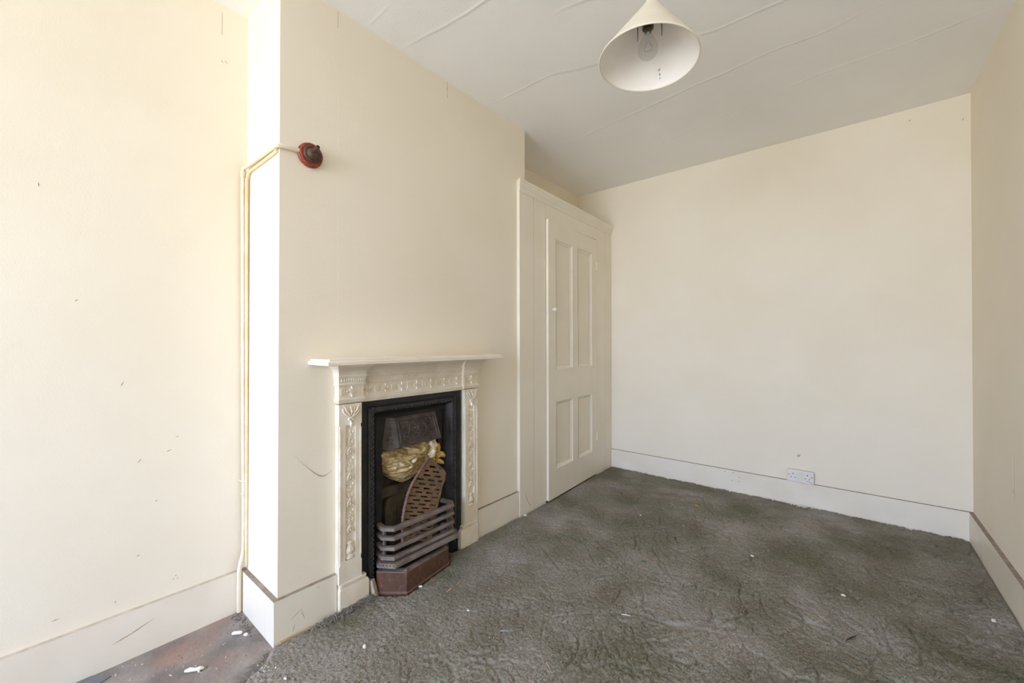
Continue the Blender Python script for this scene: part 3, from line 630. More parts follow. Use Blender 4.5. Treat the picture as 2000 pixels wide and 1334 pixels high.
# egg moulding: cast ovals round the frame
q = MB()
def oval(y, z, vert):
    # a U-shaped loop opening outwards
    if vert: pts = [(-1.6695 + .0015 * math.sin(t), y + s * 0.0095 * math.cos(t), z + 0.0075 * math.sin(t)) for t in [0.2 + k * 2.75 / 7 for k in range(8)] for s in (1,)]
    q.tube(pts, [0.0012] + [.0022] * 6 + [.0012], 5)
nz = 38
for yy, sg in ((iy0 + 0.048, 1), (iy1 - 0.048, -1)):
    for k in range(nz):
        z = 0.066 + k * 0.0212
        q.tube([(-1.6705 + .003 * math.sin(t), yy - sg * 0.004 + sg * 0.0125 * math.sin(t), z + 0.0085 * math.cos(t)) for t in [k2 * math.pi / 6 for k2 in range(7)]], [.0018, .0026, .0029, .0030, .0029, .0026, .0018], 5)
        dome(q, yy + sg * .0005, z, 0.0042, 0.004, -1.672, 6)
for k in range(22):
    y = iy0 + 0.065 + k * 0.0222
    q.tube([(-1.6705 + .003 * math.sin(t), y + 0.0085 * math.cos(t), iz1 - 0.044 - 0.0125 * math.sin(t)) for t in [k2 * math.pi / 6 for k2 in range(7)]], [.0018, .0026, .0029, .0030, .0029, .0026, .0018], 5)
    dome(q, y, iz1 - 0.0485, 0.0042, 0.004, -1.672, 6)
q.build('egg_moulding', 'egg', frame)
# inner plate with the fire opening, and the firebox behind
py0, py1 = iy0 + 0.12, iy1 - 0.12
b = MB()
oy0, oy1, oz = 1.100, mY(1.100), 0.70
b.box((-1.722, iy0 + 0.05, 0), (-1.716, oy0, iz1 - .05)); b.box((-1.722, oy1, 0), (-1.716, iy1 - 0.05, iz1 - .05)); b.box((-1.722, oy0, oz), (-1.716, oy1, iz1 - .05))
b.build('inner_plate', 'black', ins)
b = MB()
A = [(-1.722, oy0 - 0.01), (-1.80, oy0 + 0.03), (-1.80, oy1 - 0.03), (-1.722, oy1 + 0.01)]
b.add([(x, y, 0.02) for x, y in A] + [(x, y, 0.88) for x, y in A], [(0, 1, 5, 4), (1, 2, 6, 5), (2, 3, 7, 6), (3, 2, 1, 0), (4, 5, 6, 7)])
fb = b.build('firebox', 'soot', ins, smooth=False)
# arched fluted fireback with a throat ledge over it
q = MB(); fa, fbk = 1.146, mY(1.146)
loop = [(fa, 0.03), (fa, 0.338), (fa + .006, .362), (fa + .022, .379), (fa + .05, .388), (fbk - .05, .388), (fbk - .022, .379), (fbk - .006, .362), (fbk, .338), (fbk, .03)]
q.prism([(-1.785, y, z) for y, z in loop], (0.025, 0, 0)); fback = q.build('fireback', 'soot', fb, smooth=False, bevel=.003)
for k in range(6):
    y = fa + .028 + k * .0385; zt_ = .342 + .006 * math.sin(math.pi * (k + .5) / 6)
    MB().tube([(-1.758, y - .007, .05), (-1.758, y - .007, zt_ - .010), (-1.758, y - .005, zt_ - .002), (-1.757, y, zt_), (-1.758, y + .005, zt_ - .002), (-1.758, y + .007, zt_ - .010), (-1.758, y + .007, .05)], .0032, 6).build('flute', 'soot', fb)
MB().hexa([(-1.80, oy0 + .02, .395), (-1.752, oy0 + .012, .392), (-1.752, oy1 - .012, .392), (-1.80, oy1 - .02, .395), (-1.80, oy0 + .02, .44), (-1.772, oy0 + .012, .432), (-1.772, oy1 - .012, .432), (-1.80, oy1 - .02, .44)]).build('throat_ledge', 'soot', fb, smooth=False, bevel=.002)
# hood
hd = MB(); zt, zb = 0.790, 0.655
ft = [(-1.690, 1.145, zt), (-1.690, mY(1.145), zt)]; fbm_ = [(-1.643, 1.139, zb), (-1.643, mY(1.139), zb)]
bt = [(-1.717, 1.118, zt + .003), (-1.717, mY(1.118), zt + .003)]; bb = [(-1.717, 1.098, zb - .008), (-1.717, mY(1.098), zb - .008)]
mid = [(-1.690, 1.112, zb - .014), (-1.690, mY(1.112), zb - .014)]
hd.add([ft[0], ft[1], fbm_[1], fbm_[0]], [(0, 1, 2, 3)]); hd.add([bt[0], ft[0], fbm_[0], mid[0], bb[0]], [(0, 1, 2, 3, 4)]); hd.add([bt[1], ft[1], fbm_[1], mid[1], bb[1]], [(4, 3, 2, 1, 0)])
hd.add([bt[0], bt[1], ft[1], ft[0]], [(0, 1, 2, 3)]); hd.add([fbm_[0], fbm_[1], mid[1], mid[0]], [(0, 1, 2, 3)]); hd.add([mid[0], mid[1], bb[1], bb[0]], [(0, 1, 2, 3)]); hd.add([bt[0], bt[1], bb[1], bb[0]], [(0, 1, 2, 3)])
hood = hd.build('hood', 'hood', ins, smooth=False)
# raised border and scrollwork on the hood face: built on the slanted plane
def HP(u, v, e):     # u 0..1 across, v 0..1 up, e out of the face
    t0 = Vector(fbm_[0]).lerp(Vector(fbm_[1]), u); t1 = Vector(ft[0]).lerp(Vector(ft[1]), u); nn = Vector((0.944, 0, 0.329)); return t0.lerp(t1, v) + nn * e
q = MB(); 
for (a0, a1, h0, h1) in ((0.0, 0.0, 0.002, 0.006), (0.055, 0.11, 0.006, 0.006)): pass
loops = [[HP(i, i * 1.75, e), HP(1 - i, i * 1.75, e), HP(1 - i, 1 - i * 1.75, e), HP(i, 1 - i * 1.75, e)] for i, e in ((0.0, 0.0), (0.004, 0.005), (0.022, 0.006), (0.030, 0.003), (0.062, 0.003), (0.07, 0.006), (0.084, 0.006), (0.092, 0.0005))]
q.sweep(loops, caps=False); q.build('hood_border', 'hood', hood, smooth=False)
q = MB()
class HM:            # relief helpers draw on X=0 plane (y,z); map them onto the hood face
    pass
tmp = MB(); WW, HH = 0.250, 0.142
ring(tmp, 0, 0, 0.047, 0.0032, 0, ry=.88, n=20)
for sg in (-1, 1):
    spiral(tmp, sg * 0.017, 0.004, 0.017, 1.3, math.pi / 2, 0.0028, 0.001, sg); dome(tmp, sg * 0.017, 0.004, 0.006, 0.006, 0)
    leaf(tmp, sg * .004, -.012, -math.pi / 2 + sg * 1.0, 0.030, 0.009, 0.006, 0); leaf(tmp, sg * .004, .018, math.pi / 2 - sg * .8, 0.022, 0.007, 0.006, 0)
    for sv in (-1, 1):
        spiral(tmp, sg * 0.072, sv * 0.026, 0.017, 1.4, math.pi if sg > 0 else 0, 0.003, 0.0005, sg * sv); dome(tmp, sg * .072, sv * .026, 0.006, 0.006, 0)
        leaf(tmp, sg * .083, sv * .034, sv * .8 if sg > 0 else math.pi - sv * .8, 0.020, 0.007, 0.005, 0); leaf(tmp, sg * .056, sv * .036, sv * 1.3, 0.014, 0.005, 0.005, 0)
        leaf(tmp, sg * .086, sv * .012, -sv * .5 if sg > 0 else math.pi + sv * .5, 0.018, 0.005, 0.005, 0)
    tmp.tube([(0.002, sg * .046, .02), (0.003, sg * .052, .004), (0.003, sg * .056, -.01), (0.002, sg * .062, -.02)], .0026, 5)
leaf(tmp, 0, -.006, math.pi / 2, 0.034, 0.007, 0.007, 0); dome(tmp, 0, -.026, .008, .006, 0)
q.add([HP(0.5 + y / WW, 0.5 + z / HH, x * 1.5 + 0.001) for x, y, z in tmp.v], tmp.f); q.build('scroll_relief', 'hood', hood)
# side panels of the hood: trailing leaves
for sd, mm in ((0, lambda p: p), (1, lambda p: (p[0], mY(p[1]), p[2]))):
    tmp = MB(); flower(tmp, 0, 0.0, 0.012, 0, 0.004)
    for sg in (-1, 1):
        leaf(tmp, sg * .003, -.020, -math.pi / 2 + sg * .9, .022, .006, .004, 0); leaf(tmp, sg * .003, .018, math.pi / 2 - sg * .5, .018, .004, .004, 0); leaf(tmp, sg * .004, -.042, -math.pi / 2 + sg * 1.1, .018, .005, .004, 0)
    leaf(tmp, 0, .016, math.pi / 2, .034, .004, .004, 0)
    a_ = Vector(bt[0]).lerp(Vector(bb[0]), .55); c_ = Vector(ft[0]).lerp(Vector(fbm_[0]), .55); ce = a_.lerp(c_, .5); uu = (c_ - a_).normalized(); vv = (Vector(ft[0]) - Vector(fbm_[0])); vv = (vv - uu * vv.dot(uu)).normalized(); nn = vv.cross(uu); nn = nn if nn.y < 0 else -nn
    q = MB(); q.add([mm(tuple(ce + uu * y * .9 + vv * z + nn * (x + .001))) for x, y, z in tmp.v], tmp.f); q.build('side_relief', 'hood', hood)
# basket bars, each its own part
def plan(off): return [(-1.716, 1.064), (-1.690, 1.058 - off * .4), (-1.650, 1.052 - off), (-1.600 + off, 1.087 - off * .5), (-1.600 + off, mY(1.087 - off * .5)), (-1.650, mY(1.052 - off)), (-1.690, mY(1.058 - off * .4)), (-1.716, mY(1.064))]
def inset_path(pl, w):
    out = []
    for i in range(len(pl)):
        p = Vector(pl[i]); d1 = (Vector(pl[min(i + 1, len(pl) - 1)]) - p) if i < len(pl) - 1 else None; d0 = (p - Vector(pl[i - 1])) if i > 0 else None
        ns = [Vector((-d.y, d.x)).normalized() for d in (d0, d1) if d is not None and d.length > 0]
        nb = sum(ns, Vector((0, 0))) / len(ns); nb = nb / max(nb.length_squared, .3); out.append(p - nb * -w)
    return out
def bar(name, off, z0, z1, w, mk='bars', lip=0.0):
    o = plan(off); i_ = inset_path(o, -w) if False else inset_path(o, w)
    if Vector(i_[3]).x > o[3][0]: i_ = inset_path(o, -w)
    mid = [(a[0] + (b_[0] - a[0]) * .25, a[1] + (b_[1] - a[1]) * .25) for a, b_ in zip(o, i_)]
    paths = [[(o[k][0], o[k][1], z0 + .002), (o[k][0], o[k][1], z1 - .003 - lip), (mid[k][0], mid[k][1], z1), (i_[k][0], i_[k][1], z1), (i_[k][0], i_[k][1], z0), (mid[k][0], mid[k][1], z0)] for k in range(len(o))]
    return MB().sweep(paths).build(name, mk, ins, smooth=False, bevel=0.001)
top = bar('fire_bar', 0.0, 0.287, 0.305, 0.026); bar('fire_bar', 0.001, 0.246, 0.263, 0.022); bar('fire_bar', 0.001, 0.200, 0.217, 0.022); bar('fire_bar', 0.002, 0.156, 0.173, 0.024, lip=.003)
low = bar('base_rail', 0.022, 0.130, 0.148, 0.046, lip=.008)
q = MB(); o = plan(0.0195)
for (p, r, cnt) in ((o[3], o[4], 26), (o[2], o[3], 5), (o[4], o[5], 5)):
    for k in range(cnt):
        t = (k + .5) / cnt; q.lathe((p[0] + (r[0] - p[0]) * t, p[1] + (r[1] - p[1]) * t, 0.1435), (0.3, 0, 1), [(0.0045, -.002), (.0035, .0015), (.001, .0025)], 6)
q.build('beading', 'bars', low)
for s in (1, -1):
    q = MB(); y = 1.075 if s > 0 else mY(1.075); q.box((-1.668, y - .006, 0.135), (-1.656, y + .006, 0.29)); q.build('bar_upright', 'bars', ins, bevel=.001)

# ash pan front: loose, sitting askew on the hearth
A = [(-1.658, 1.032), (-1.548, 1.118), (-1.590, 1.405), (-1.655, 1.455)]
pan = thing('ash_pan_cover', 'red brown enamelled ash pan front standing askew below the fire bars', 'ash pan', (-1.6, 1.25, 0.0))
ht = [0.112, 0.110, 0.098, 0.098]
def off(pl, w):
    out = []; cx_ = Vector((-1.72, 1.25))
    for i in range(4):
        ns = []
        for a_, b_ in (((i - 1), i), (i, i + 1)):
            if 0 <= a_ and b_ < 4:
                d = Vector(pl[b_]) - Vector(pl[a_]); nq = Vector((d.y, -d.x)).normalized(); ns.append(nq)
        nb = sum(ns, Vector((0, 0))); nb = nb / len(ns); nb = nb / nb.length_squared; p = Vector(pl[i]) + nb * w; out.append((p.x, p.y))
    return out
sgn = 1 if off(A, 0.01)[1][0] > A[1][0] else -1
inn = off(A, -sgn * 0.012); out4 = off(A, sgn * 0.005)
b = MB()
b.sweep([[(out4[k][0], out4[k][1], 0.002), (out4[k][0], out4[k][1], 0.017), (A[k][0], A[k][1], 0.021), (A[k][0], A[k][1], ht[k] - .002), (inn[k][0], inn[k][1], ht[k] - .002), (inn[k][0], inn[k][1], 0.002)] for k in range(4)])
pw = b.build('pan_front', 'pan', pan, smooth=False, bevel=.0012)
led = off(A, -sgn * 0.034)
b = MB(); b.sweep([[(A[k][0], A[k][1], ht[k] - .003), (A[k][0], A[k][1], ht[k] + .001), (led[k][0], led[k][1], ht[k] + .001), (led[k][0], led[k][1], ht[k] - .003)] for k in range(4)])
b.build('top_ledge', 'pandust', pan, smooth=False)
for k, t in ((1, 0.05), (2, 0.06)):
    b = MB(); p = Vector(A[k]).lerp(Vector(led[k]), .45); b.lathe((p.x, p.y, ht[k] + .001), (0, 0, 1), [(.010, 0), (.010, .002), (.006, .006), (.003, .007)], 12); b.build('rivet', 'pandust', pan)

# ================================================================== LOOSE PERFORATED GRATE
RIM = [(-1.671, 1.342, .561), (-1.666, 1.295, .525), (-1.662, 1.259, .492), (-1.657, 1.226, .462), (-1.652, 1.196, .42), (-1.645, 1.174, .37), (-1.638, 1.158, .323), (-1.632, 1.151, .279), (-1.626, 1.147, .234), (-1.622, 1.146, .195)]
RGT = [(1.360, .561), (1.398, .511), (1.425, .489), (1.446, .466), (1.434, .423), (1.414, .397), (1.391, .348), (1.370, .308), (1.354, .276), (1.334, .232), (1.320, .195)]
def gx_(z): return -1.632 - 0.14 * (z - .28)
lz = [p[2] for p in RIM][::-1]; ly = [p[1] for p in RIM][::-1]; rz = [p[1] for p in RGT][::-1]; ry = [p[0] for p in RGT][::-1]
gr = thing('fire_grate', 'rusty perforated iron fire grate leaning behind the bars over the insulation', 'grate', (-1.64, 1.27, 0.2))
b = MB(); TILT = 0.35
def span(z):
    a_ = float(np.interp(z, lz, ly)); zr = z
    for _ in range(12): zr = 0.5 * zr + 0.5 * (z - TILT * (float(np.interp(zr, rz, ry)) - a_))
    return a_, float(np.interp(zr, rz, ry))
def gp(z, u):
    a_, c_ = span(z); y = a_ + (c_ - a_) * u; zz = z - TILT * (y - a_); return (gx_(zz), y, zz)
z = 0.560; row = 0
while z > 0.215:
    for kind, hgt in (('bar', 0.0098), ('slot', 0.0068)):
        zt_, zb_ = z, z - hgt; z = zb_
        a_, c_ = span((zt_ + zb_) / 2); wd = c_ - a_
        segs = [(0, 1)]
        if kind == 'slot' and row > 0 and wd > 0.05:
            pit = 0.066; sh = 0.010 + 0.026 * (row % 2); segs = []; last = 0; y = sh
            while y < wd - 0.022:
                u0_, u1_ = max(y, 0.008) / wd, min(y + 0.044, wd - 0.012) / wd
                if u1_ - u0_ > 0.07: segs.append((last, u0_)); last = u1_
                y += pit
            segs.append((last, 1))
        for u0_, u1_ in segs:
            nn = max(1, int((u1_ - u0_) / .2))
            for k in range(nn):
                ua, ub = u0_ + (u1_ - u0_) * k / nn, u0_ + (u1_ - u0_) * (k + 1) / nn
                b.add([gp(zb_, ua), gp(zb_, ub), gp(zt_, ub), gp(zt_, ua)], [(0, 1, 2, 3)])
    row += 1
pt = b.build('perforated_plate', 'rust', gr, smooth=False); md = pt.modifiers.new('thick', 'SOLIDIFY'); md.thickness = 0.005; md.offset = 0
q = MB(); q.tube([(x + .004, y, z) for x, y, z in RIM], [.0035, .0055, .006, .0062, .0062, .0062, .006, .006, .006, .006], 8)
for k in range(26):
    t = k / 25 * (len(RIM) - 2.2) + 1; i = int(t); p = Vector(RIM[i]).lerp(Vector(RIM[min(i + 1, len(RIM) - 1)]), t - i)
    for s in (-1, 1): q.lathe(p + Vector((.003, s * .0055, -.002 * s)), (0, s, -.3), [(.0042, 0), (.0032, .002), (.001, .0032)], 6)
q.build('toothed_rim', 'rim', gr)

# ================================================================== GLASS WOOL STUFFED IN THE FIREPLACE
def wad(outline, x0, depth, name, mk, parent, seed, nr=46, na=130, fold=1.0, back=0.05):
    oy = [p[0] for p in outline]; oz_ = [p[1] for p in outline]; P = np.array(outline); cl = np.vstack([P, P[:1]])
    seg = np.concatenate([[0], np.cumsum(np.linalg.norm(np.diff(cl, axis=0), axis=1))]); t = np.linspace(0, seg[-1], na, endpoint=False)
    by = np.interp(t, seg, cl[:, 0]); bz = np.interp(t, seg, cl[:, 1]); cy, cz = by.mean(), bz.mean()
    rs = np.linspace(0, 1, nr)[:, None]; Y = cy + (by - cy)[None] * rs; Z = cz + (bz - cz)[None] * rs
    dome_ = np.sqrt(np.clip(1 - rs ** 2, 0, 1))
    wy = Y + .02 * perlin2(Y * 14, Z * 14, seed + 9)
    rid = 1 - 2 * np.abs(perlin2(wy * 13, Z * 46 + 6 * Y, seed)) ; rid2 = perlin2(wy * 30, Z * 85, seed + 1)
    big = perlin2(Y * 11, Z * 11, seed + 2)
    Xf = x0 + depth * dome_ + fold * dome_ ** .5 * (.020 * rid + .009 * rid2 + .034 * big + .007 * perlin2(wy * 70, Z * 120, seed + 5))
    Z2 = Z + fold * .006 * perlin2(Y * 40, Z * 40, seed + 3) * rs; Y2 = Y + fold * .007 * perlin2(Y * 35 + 3, Z * 35, seed + 4) * rs
    front = np.stack([Xf, Y2, Z2], -1).reshape(-1, 3); Fq = []
    for j in range(nr - 1):
        for k in range(na): Fq.append((j * na + k, j * na + (k + 1) % na, (j + 1) * na + (k + 1) % na, (j + 1) * na + k))
    m = MB(); m.add(front, Fq)
    e = (nr - 1) * na; n0 = len(m.v); m.v += [(x0 - back, y, z) for y, z in zip(Y2[-1], Z2[-1])]; m.f += [(e + k, n0 + k, n0 + (k + 1) % na, e + (k + 1) % na) for k in range(na)] + [tuple(n0 + k for k in range(na))]; m.m += [0] * (na + 1)
    return m.build(name, mk, parent, angle=60)
INS = [(1.085, .622), (1.129, .632), (1.159, .648), (1.221, .654), (1.286, .660), (1.355, .662), (1.405, .655), (1.425, .606), (1.425, .563), (1.418, .51), (1.36, .48), (1.288, .470), (1.256, .458), (1.228, .448), (1.178, .47), (1.136, .503), (1.105, .541), (1.090, .57)]
wool = thing('glass_wool_wad', 'crumpled wad of yellow glass wool stuffed under the fireplace hood', 'insulation', (-1.70, 1.27, 0.45))
wad(INS, -1.735, 0.045, 'wool_body', 'wool', wool, 51)
wad([(1.105, .575), (1.16, .592), (1.24, .575), (1.30, .585), (1.31, .545), (1.25, .50), (1.20, .478), (1.15, .505), (1.115, .535)], -1.712, 0.030, 'wool_fold', 'wool', wool, 61, nr=34, na=96, fold=.9, back=.04)
wad([(1.20, .640), (1.27, .652), (1.34, .655), (1.36, .62), (1.33, .585), (1.27, .578), (1.22, .60)], -1.708, 0.030, 'wool_fold', 'wool', wool, 64, nr=34, na=96, fold=1.0, back=.04)
wad([(1.355, .650), (1.395, .648), (1.408, .620), (1.397, .590), (1.388, .553), (1.364, .550), (1.348, .575), (1.368, .604), (1.345, .630)], -1.690, 0.022, 'white_clump', 'wool_white', wool, 71, nr=24, na=70, fold=.6, back=.04)
wad([(1.222, .556), (1.25, .574), (1.276, .577), (1.268, .556), (1.238, .545)], -1.680, 0.012, 'white_clump', 'wool_white', wool, 73, nr=8, na=28, fold=.15, back=.02)
for i, ol in enumerate(([(1.418, .605), (1.440, .612), (1.446, .585), (1.437, .560), (1.420, .565)], [(1.412, .560), (1.440, .570), (1.470, .560), (1.488, .535), (1.476, .524), (1.455, .536), (1.425, .530)], [(1.415, .530), (1.445, .527), (1.472, .510), (1.478, .490), (1.45, .497), (1.42, .508)])):
    wad(ol, -1.704 - .002 * i, 0.010, 'torn_flap', 'wool_yel', wool, 80 + i, nr=8, na=30, fold=.12, back=.006)

# wooden offcut leaning in the corner of the frame
c0 = Vector((-1.652, 1.019, 0.006)); axu = Vector((-.12, -.17, 1)).normalized(); s1 = Vector((.9, .35, 0)); s1 = (s1 - axu * s1.dot(axu)).normalized(); s2 = axu.cross(s1)
hx = [(-.015, -.010), (.015, -.010), (.015, .010), (-.015, .010)]
b = MB().hexa([tuple(c0 + s1 * a_ + s2 * b_ + Vector((0, 0, .004))) for a_, b_ in hx] + [tuple(c0 + axu * .082 + s1 * a_ + s2 * b_) for a_, b_ in hx])
tag(b.build('wood_offcut', 'block', bevel=.0015, origin=tuple(c0)), 'small grey wooden offcut leaning between plinth and ash pan', 'wood block')

# ================================================================== GAS PIPE AND WALL ROSE
rose = thing('gas_light_rose', 'round red brown wooden wall rose with dark metal nozzle above the mantel', 'wall fitting', (XB, 0.748, 1.915))
rc = (XB, 0.748, 1.915)
MB().lathe(rc, (1, 0, 0), [(.046, .0), (.049, .003), (.049, .009), (.046, .0125), (.0465, .015), (.0455, .021), (.042, .0235), (.0, .0235)], 40).build('wooden_pattress', 'wood_red', rose)
MB().lathe(rc, (1, 0, 0), [(.033, .022), (.034, .026), (.032, .030), (.027, .0315), (.024, .030), (.021, .0325), (.016, .037), (.0125, .039), (.011, .044), (0, .044)], 36).build('metal_cover', 'bronze', rose)
b = MB(); b.lathe(rc, (1, 0, .18), [(.0095, .038), (.0095, .048), (.0075, .049), (.0085, .055), (.0085, .061), (.0075, .062), (.0085, .064), (.0085, .070), (.0070, .0705), (.0075, .078), (.0045, .078), (.0045, .070)], 18)
b.build('nozzle', 'bronze', rose); MB().lathe((XB + .0745, .748, 1.915 + .0135), (1, 0, .18), [(.0046, 0), (.0046, .002)], 12).build('nozzle_bore', 'hole', rose)
pipe = thing('gas_pipe', 'cream painted gas pipe running from the wall rose down the chimney corner', 'pipe', (XL + .02, ret(0) - .03, 0.0))
R_ = 0.0085; zp = 1.913; yc = ret(zp) - R_ - .001; xe = XL + .016
yc2 = yc - .012
pts = [(XB + R_ + .001, .703, 1.9185), (XB + R_ + .001, .67, 1.916), (XB + R_ + .0015, .645, zp + .001), (XB + .006, yc + .004, zp), (XB - .004, yc, zp), (XB - .03, yc, zp), (xe + .05, yc - .006, zp), (xe + .008, yc2, zp - .002), (xe, yc2, zp - .012), (xe, yc2, zp - .04)]
z_ = 1.8
ys = lambda z: ret(z) - R_ - .001 - max(0, min(1, (z - .4) / 1.4)) * .011 - .002
while z_ > 0.32: pts.append((xe + .0015 * math.sin(z_ * 5), ys(z_), z_)); z_ -= 0.12
pts += [(xe, ys(.27), .27), (xe + .002, ys(.24) - .003, .24), (XL + BT + .009, ret(0) - .024, .215), (XL + BT + .0105, ret(0) - .031, .18), (XL + BT + .0105, ret(0) - .032, .10), (XL + BT + .0105, ret(0) - .032, .004)]
MB().tube(pts, R_, 12).build('pipe_run', 'pipe', pipe)
b = MB(); y2 = ret(zp) - .0055
b.tube([(XB - .008, y2, zp - .013), (XB - .03, y2, zp - .017), (xe + .045, y2, zp - .018), (xe + .024, y2 - .003, zp - .026), (xe + .015, y2 - .007, zp - .05)] + [(xe + .0145, ret(z) - .0055 - max(0, min(1, (z - .4) / 1.4)) * .007, z) for z in (1.7, 1.4, 1.1, .8, .5, .26, .19)], .0062, 10)
b.build('second_pipe', 'pipe2', pipe)
for z in (0.555, 0.50):
    b = MB(); b.lathe((xe, ys(z), z), (0, 0, 1), [(R_ + .0015, -.004), (R_ + .003, 0), (R_ + .0015, .004)], 14)
    if z > .52: b.tube([(XL + .001, ys(z) - .012, z + .003), (xe, ys(z) - R_ - .002, z), (xe + .02, ret(z) - .004, z - .002)], .0022, 6)
    b.build('pipe_clip', 'pipe', pipe)
MB().lathe((xe, yc2, zp - .02), (0, 0, 1), [(R_ + .001, -.02), (R_ + .002, -.015), (R_ + .002, .002), (R_ + .001, .006)], 14).build('elbow_joint', 'pipe', pipe)

# ================================================================== DOUBLE SOCKET
sk = thing('double_socket', 'white double wall socket with two switches above the back skirting', 'socket', (-0.262, YB, 0.213))
SY = YB - .032
b = MB().box((-0.335, YB, 0.1735), (-0.189, SY + .008, 0.2545)); b.build('back_box', 'oldplastic', sk, bevel=.002)
b = MB().box((-0.339, SY + .008, 0.1735), (-0.185, SY, 0.2585)); fp = b.build('face_plate', 'socket', sk, bevel=.003)
for x in (-0.2735, -0.2545):
    b = MB(); x0, x1 = x - .0075, x + .0075
    b.hexa([(x0, SY, .226), (x1, SY, .226), (x1, SY - .001, .226), (x0, SY - .001, .226), (x0, SY, .2475), (x1, SY, .2475), (x1, SY - .0055, .2475), (x0, SY - .0055, .2475)]); b.build('rocker_switch', 'socket', fp, bevel=.0006)
for cx_ in (-0.303, -0.221):
    MB().box((cx_ - .0025, SY - .0005, .2265), (cx_ + .0025, SY + .002, .2345)).build('pin_hole', 'hole', fp, smooth=False)
    for dx in (-.0115, .0115): MB().box((cx_ + dx - .0035, SY - .0005, .2040), (cx_ + dx + .0035, SY + .002, .2078)).build('pin_hole', 'hole', fp, smooth=False)
for x in (-0.327, -0.197): MB().lathe((x, SY + .001, .2215), (0, -1, 0), [(.0032, 0), (.0032, .0016)], 10).build('screw', 'hole', fp, smooth=False)
MB().tube([(-0.224, SY - .0008, .1905), (-0.214, SY - .001, .1930), (-0.204, SY - .001, .1885), (-0.197, SY - .001, .1815), (-0.193, SY - .001, .1755)], .0011, 6).build('burn_mark', 'hole', fp)
MB().box((-0.262, YB - BT - .007, .1530), (-0.247, YB - BT, .1690)).build('cable_clip', 'pipe', sk, bevel=.001)

# ================================================================== PENDANT LAMP
LC = Vector((-0.559, 1.456, 2.180)); LN = Vector((0.0424, 0.0574, 1)).normalized()
lamp = thing('pendant_lamp', 'cream conical pendant lampshade with a clear bulb hanging from the ceiling', 'lamp', (LC.x, LC.y, H))
R, hh, rt_ = 0.1738, 0.205, 0.026
MB().lathe(LC, LN, [(R + .0005, 0.002), (rt_ + .0005, hh)], 96, cap=False).build('shade', 'shade', lamp)
MB().lathe(LC, LN, [(R - .0015, 0.002), (rt_ - .0015, hh - .001)], 96, cap=False).build('shade_lining', 'shade_in', lamp)
a_ = LN.orthogonal().normalized(); b2 = LN.cross(a_)
MB().tube([LC + (a_ * math.cos(t) + b2 * math.sin(t)) * (R - .0005) for t in [2 * math.pi * k / 96 for k in range(96)]], .0028, 8, closed=True).build('rim_tape', 'shade', lamp)
MB().tube([LC + LN * hh + (a_ * math.cos(t) + b2 * math.sin(t)) * rt_ for t in [2 * math.pi * k / 40 for k in range(40)]], .002, 6, closed=True).build('top_ring', 'shade', lamp)
hc_ = Vector((LC.x + .0006, LC.y - .0002, 0))   # lampholder hangs plumb
zh = 2.308
hold = MB().lathe((hc_.x, hc_.y, zh), (0, 0, 1), [(.0175, -.012), (.0195, -.012), (.0195, .0), (.0165, .004), (.0165, .035), (.011, .055), (.006, .065), (0, .065)], 28).build('lampholder', 'brown', lamp)
MB().lathe((hc_.x, hc_.y, zh), (0, 0, 1), [(.0112, -.026), (.0118, -.024), (.0118, .002), (0, .002)], 24).build('bulb_cap', 'brass', lamp)
bz = zh - .021
bp = [(r * 1.13 if h < -.03 else r * 1.04, h * .94) for r, h in [(.0118, 0), (.0125, -.006), (.0150, -.018), (.0205, -.034), (.0270, -.050), (.0300, -.062), (.0308, -.072), (.0295, -.084), (.0250, -.095), (.0175, -.1025), (.0090, -.1060), (.0, -.107)]]
MB().lathe((hc_.x, hc_.y, bz), (0, 0, 1), bp, 40, cap=False).build('bulb_glass', 'glass', lamp)
q = MB(); q.lathe((hc_.x, hc_.y, bz), (0, 0, 1), [(.006, 0), (.005, -.022), (.0025, -.040), (0, -.042)], 12)
q.build('bulb_stem', 'tealw', lamp)
q = MB()
for s in (-1, 1): q.tube([(hc_.x + s * .003, hc_.y, bz - .035), (hc_.x + s * .014, hc_.y + .003, bz - .062)], .0005, 5)
q.tube([(hc_.x + .014 * math.cos(t), hc_.y + .012 * math.sin(t) + .003, bz - .062 - .003 * (k % 2)) for k, t in enumerate([math.pi * j / 10 for j in range(11)])], .0004, 5); q.build('filament', 'bronze', lamp)
MB().tube([(hc_.x, hc_.y, zh + .06), (LC.x - .002, LC.y - .002, LC.z + hh + .02), (LC.x, LC.y, 2.45), (LC.x, LC.y, H - .01)], .0032, 8).build('cord', 'trim', lamp)
MB().lathe((LC.x, LC.y, H), (0, 0, -1), [(.038, -.003), (.038, .006), (.034, .012), (.02, .016), (.008, .024), (.004, .026)], 28).build('ceiling_cup', 'socket', lamp)
rtv = Vector((math.cos(YAW), math.sin(YAW), 0)); bkv = Vector((-math.sin(YAW), math.cos(YAW), 0))
for s, o0, z0, z1 in ((-1, .038, 2.303, 2.250), (1, .050, 2.320, 2.271)):
    q = MB(); c_ = Vector((hc_.x, hc_.y, 0)) + rtv * s * o0
    q.tube([(c_.x, c_.y, z0), (c_.x + .001, c_.y, (z0 + z1) / 2), (c_.x, c_.y, z1)], [.0016, .0014, .0010], 5)
    q.tube([(c_.x, c_.y, z0), (hc_.x + rtv.x * s * .018, hc_.y + rtv.y * s * .018, z0 + .012)], .0012, 5); q.build('shade_carrier', 'brown', lamp)
q = MB()
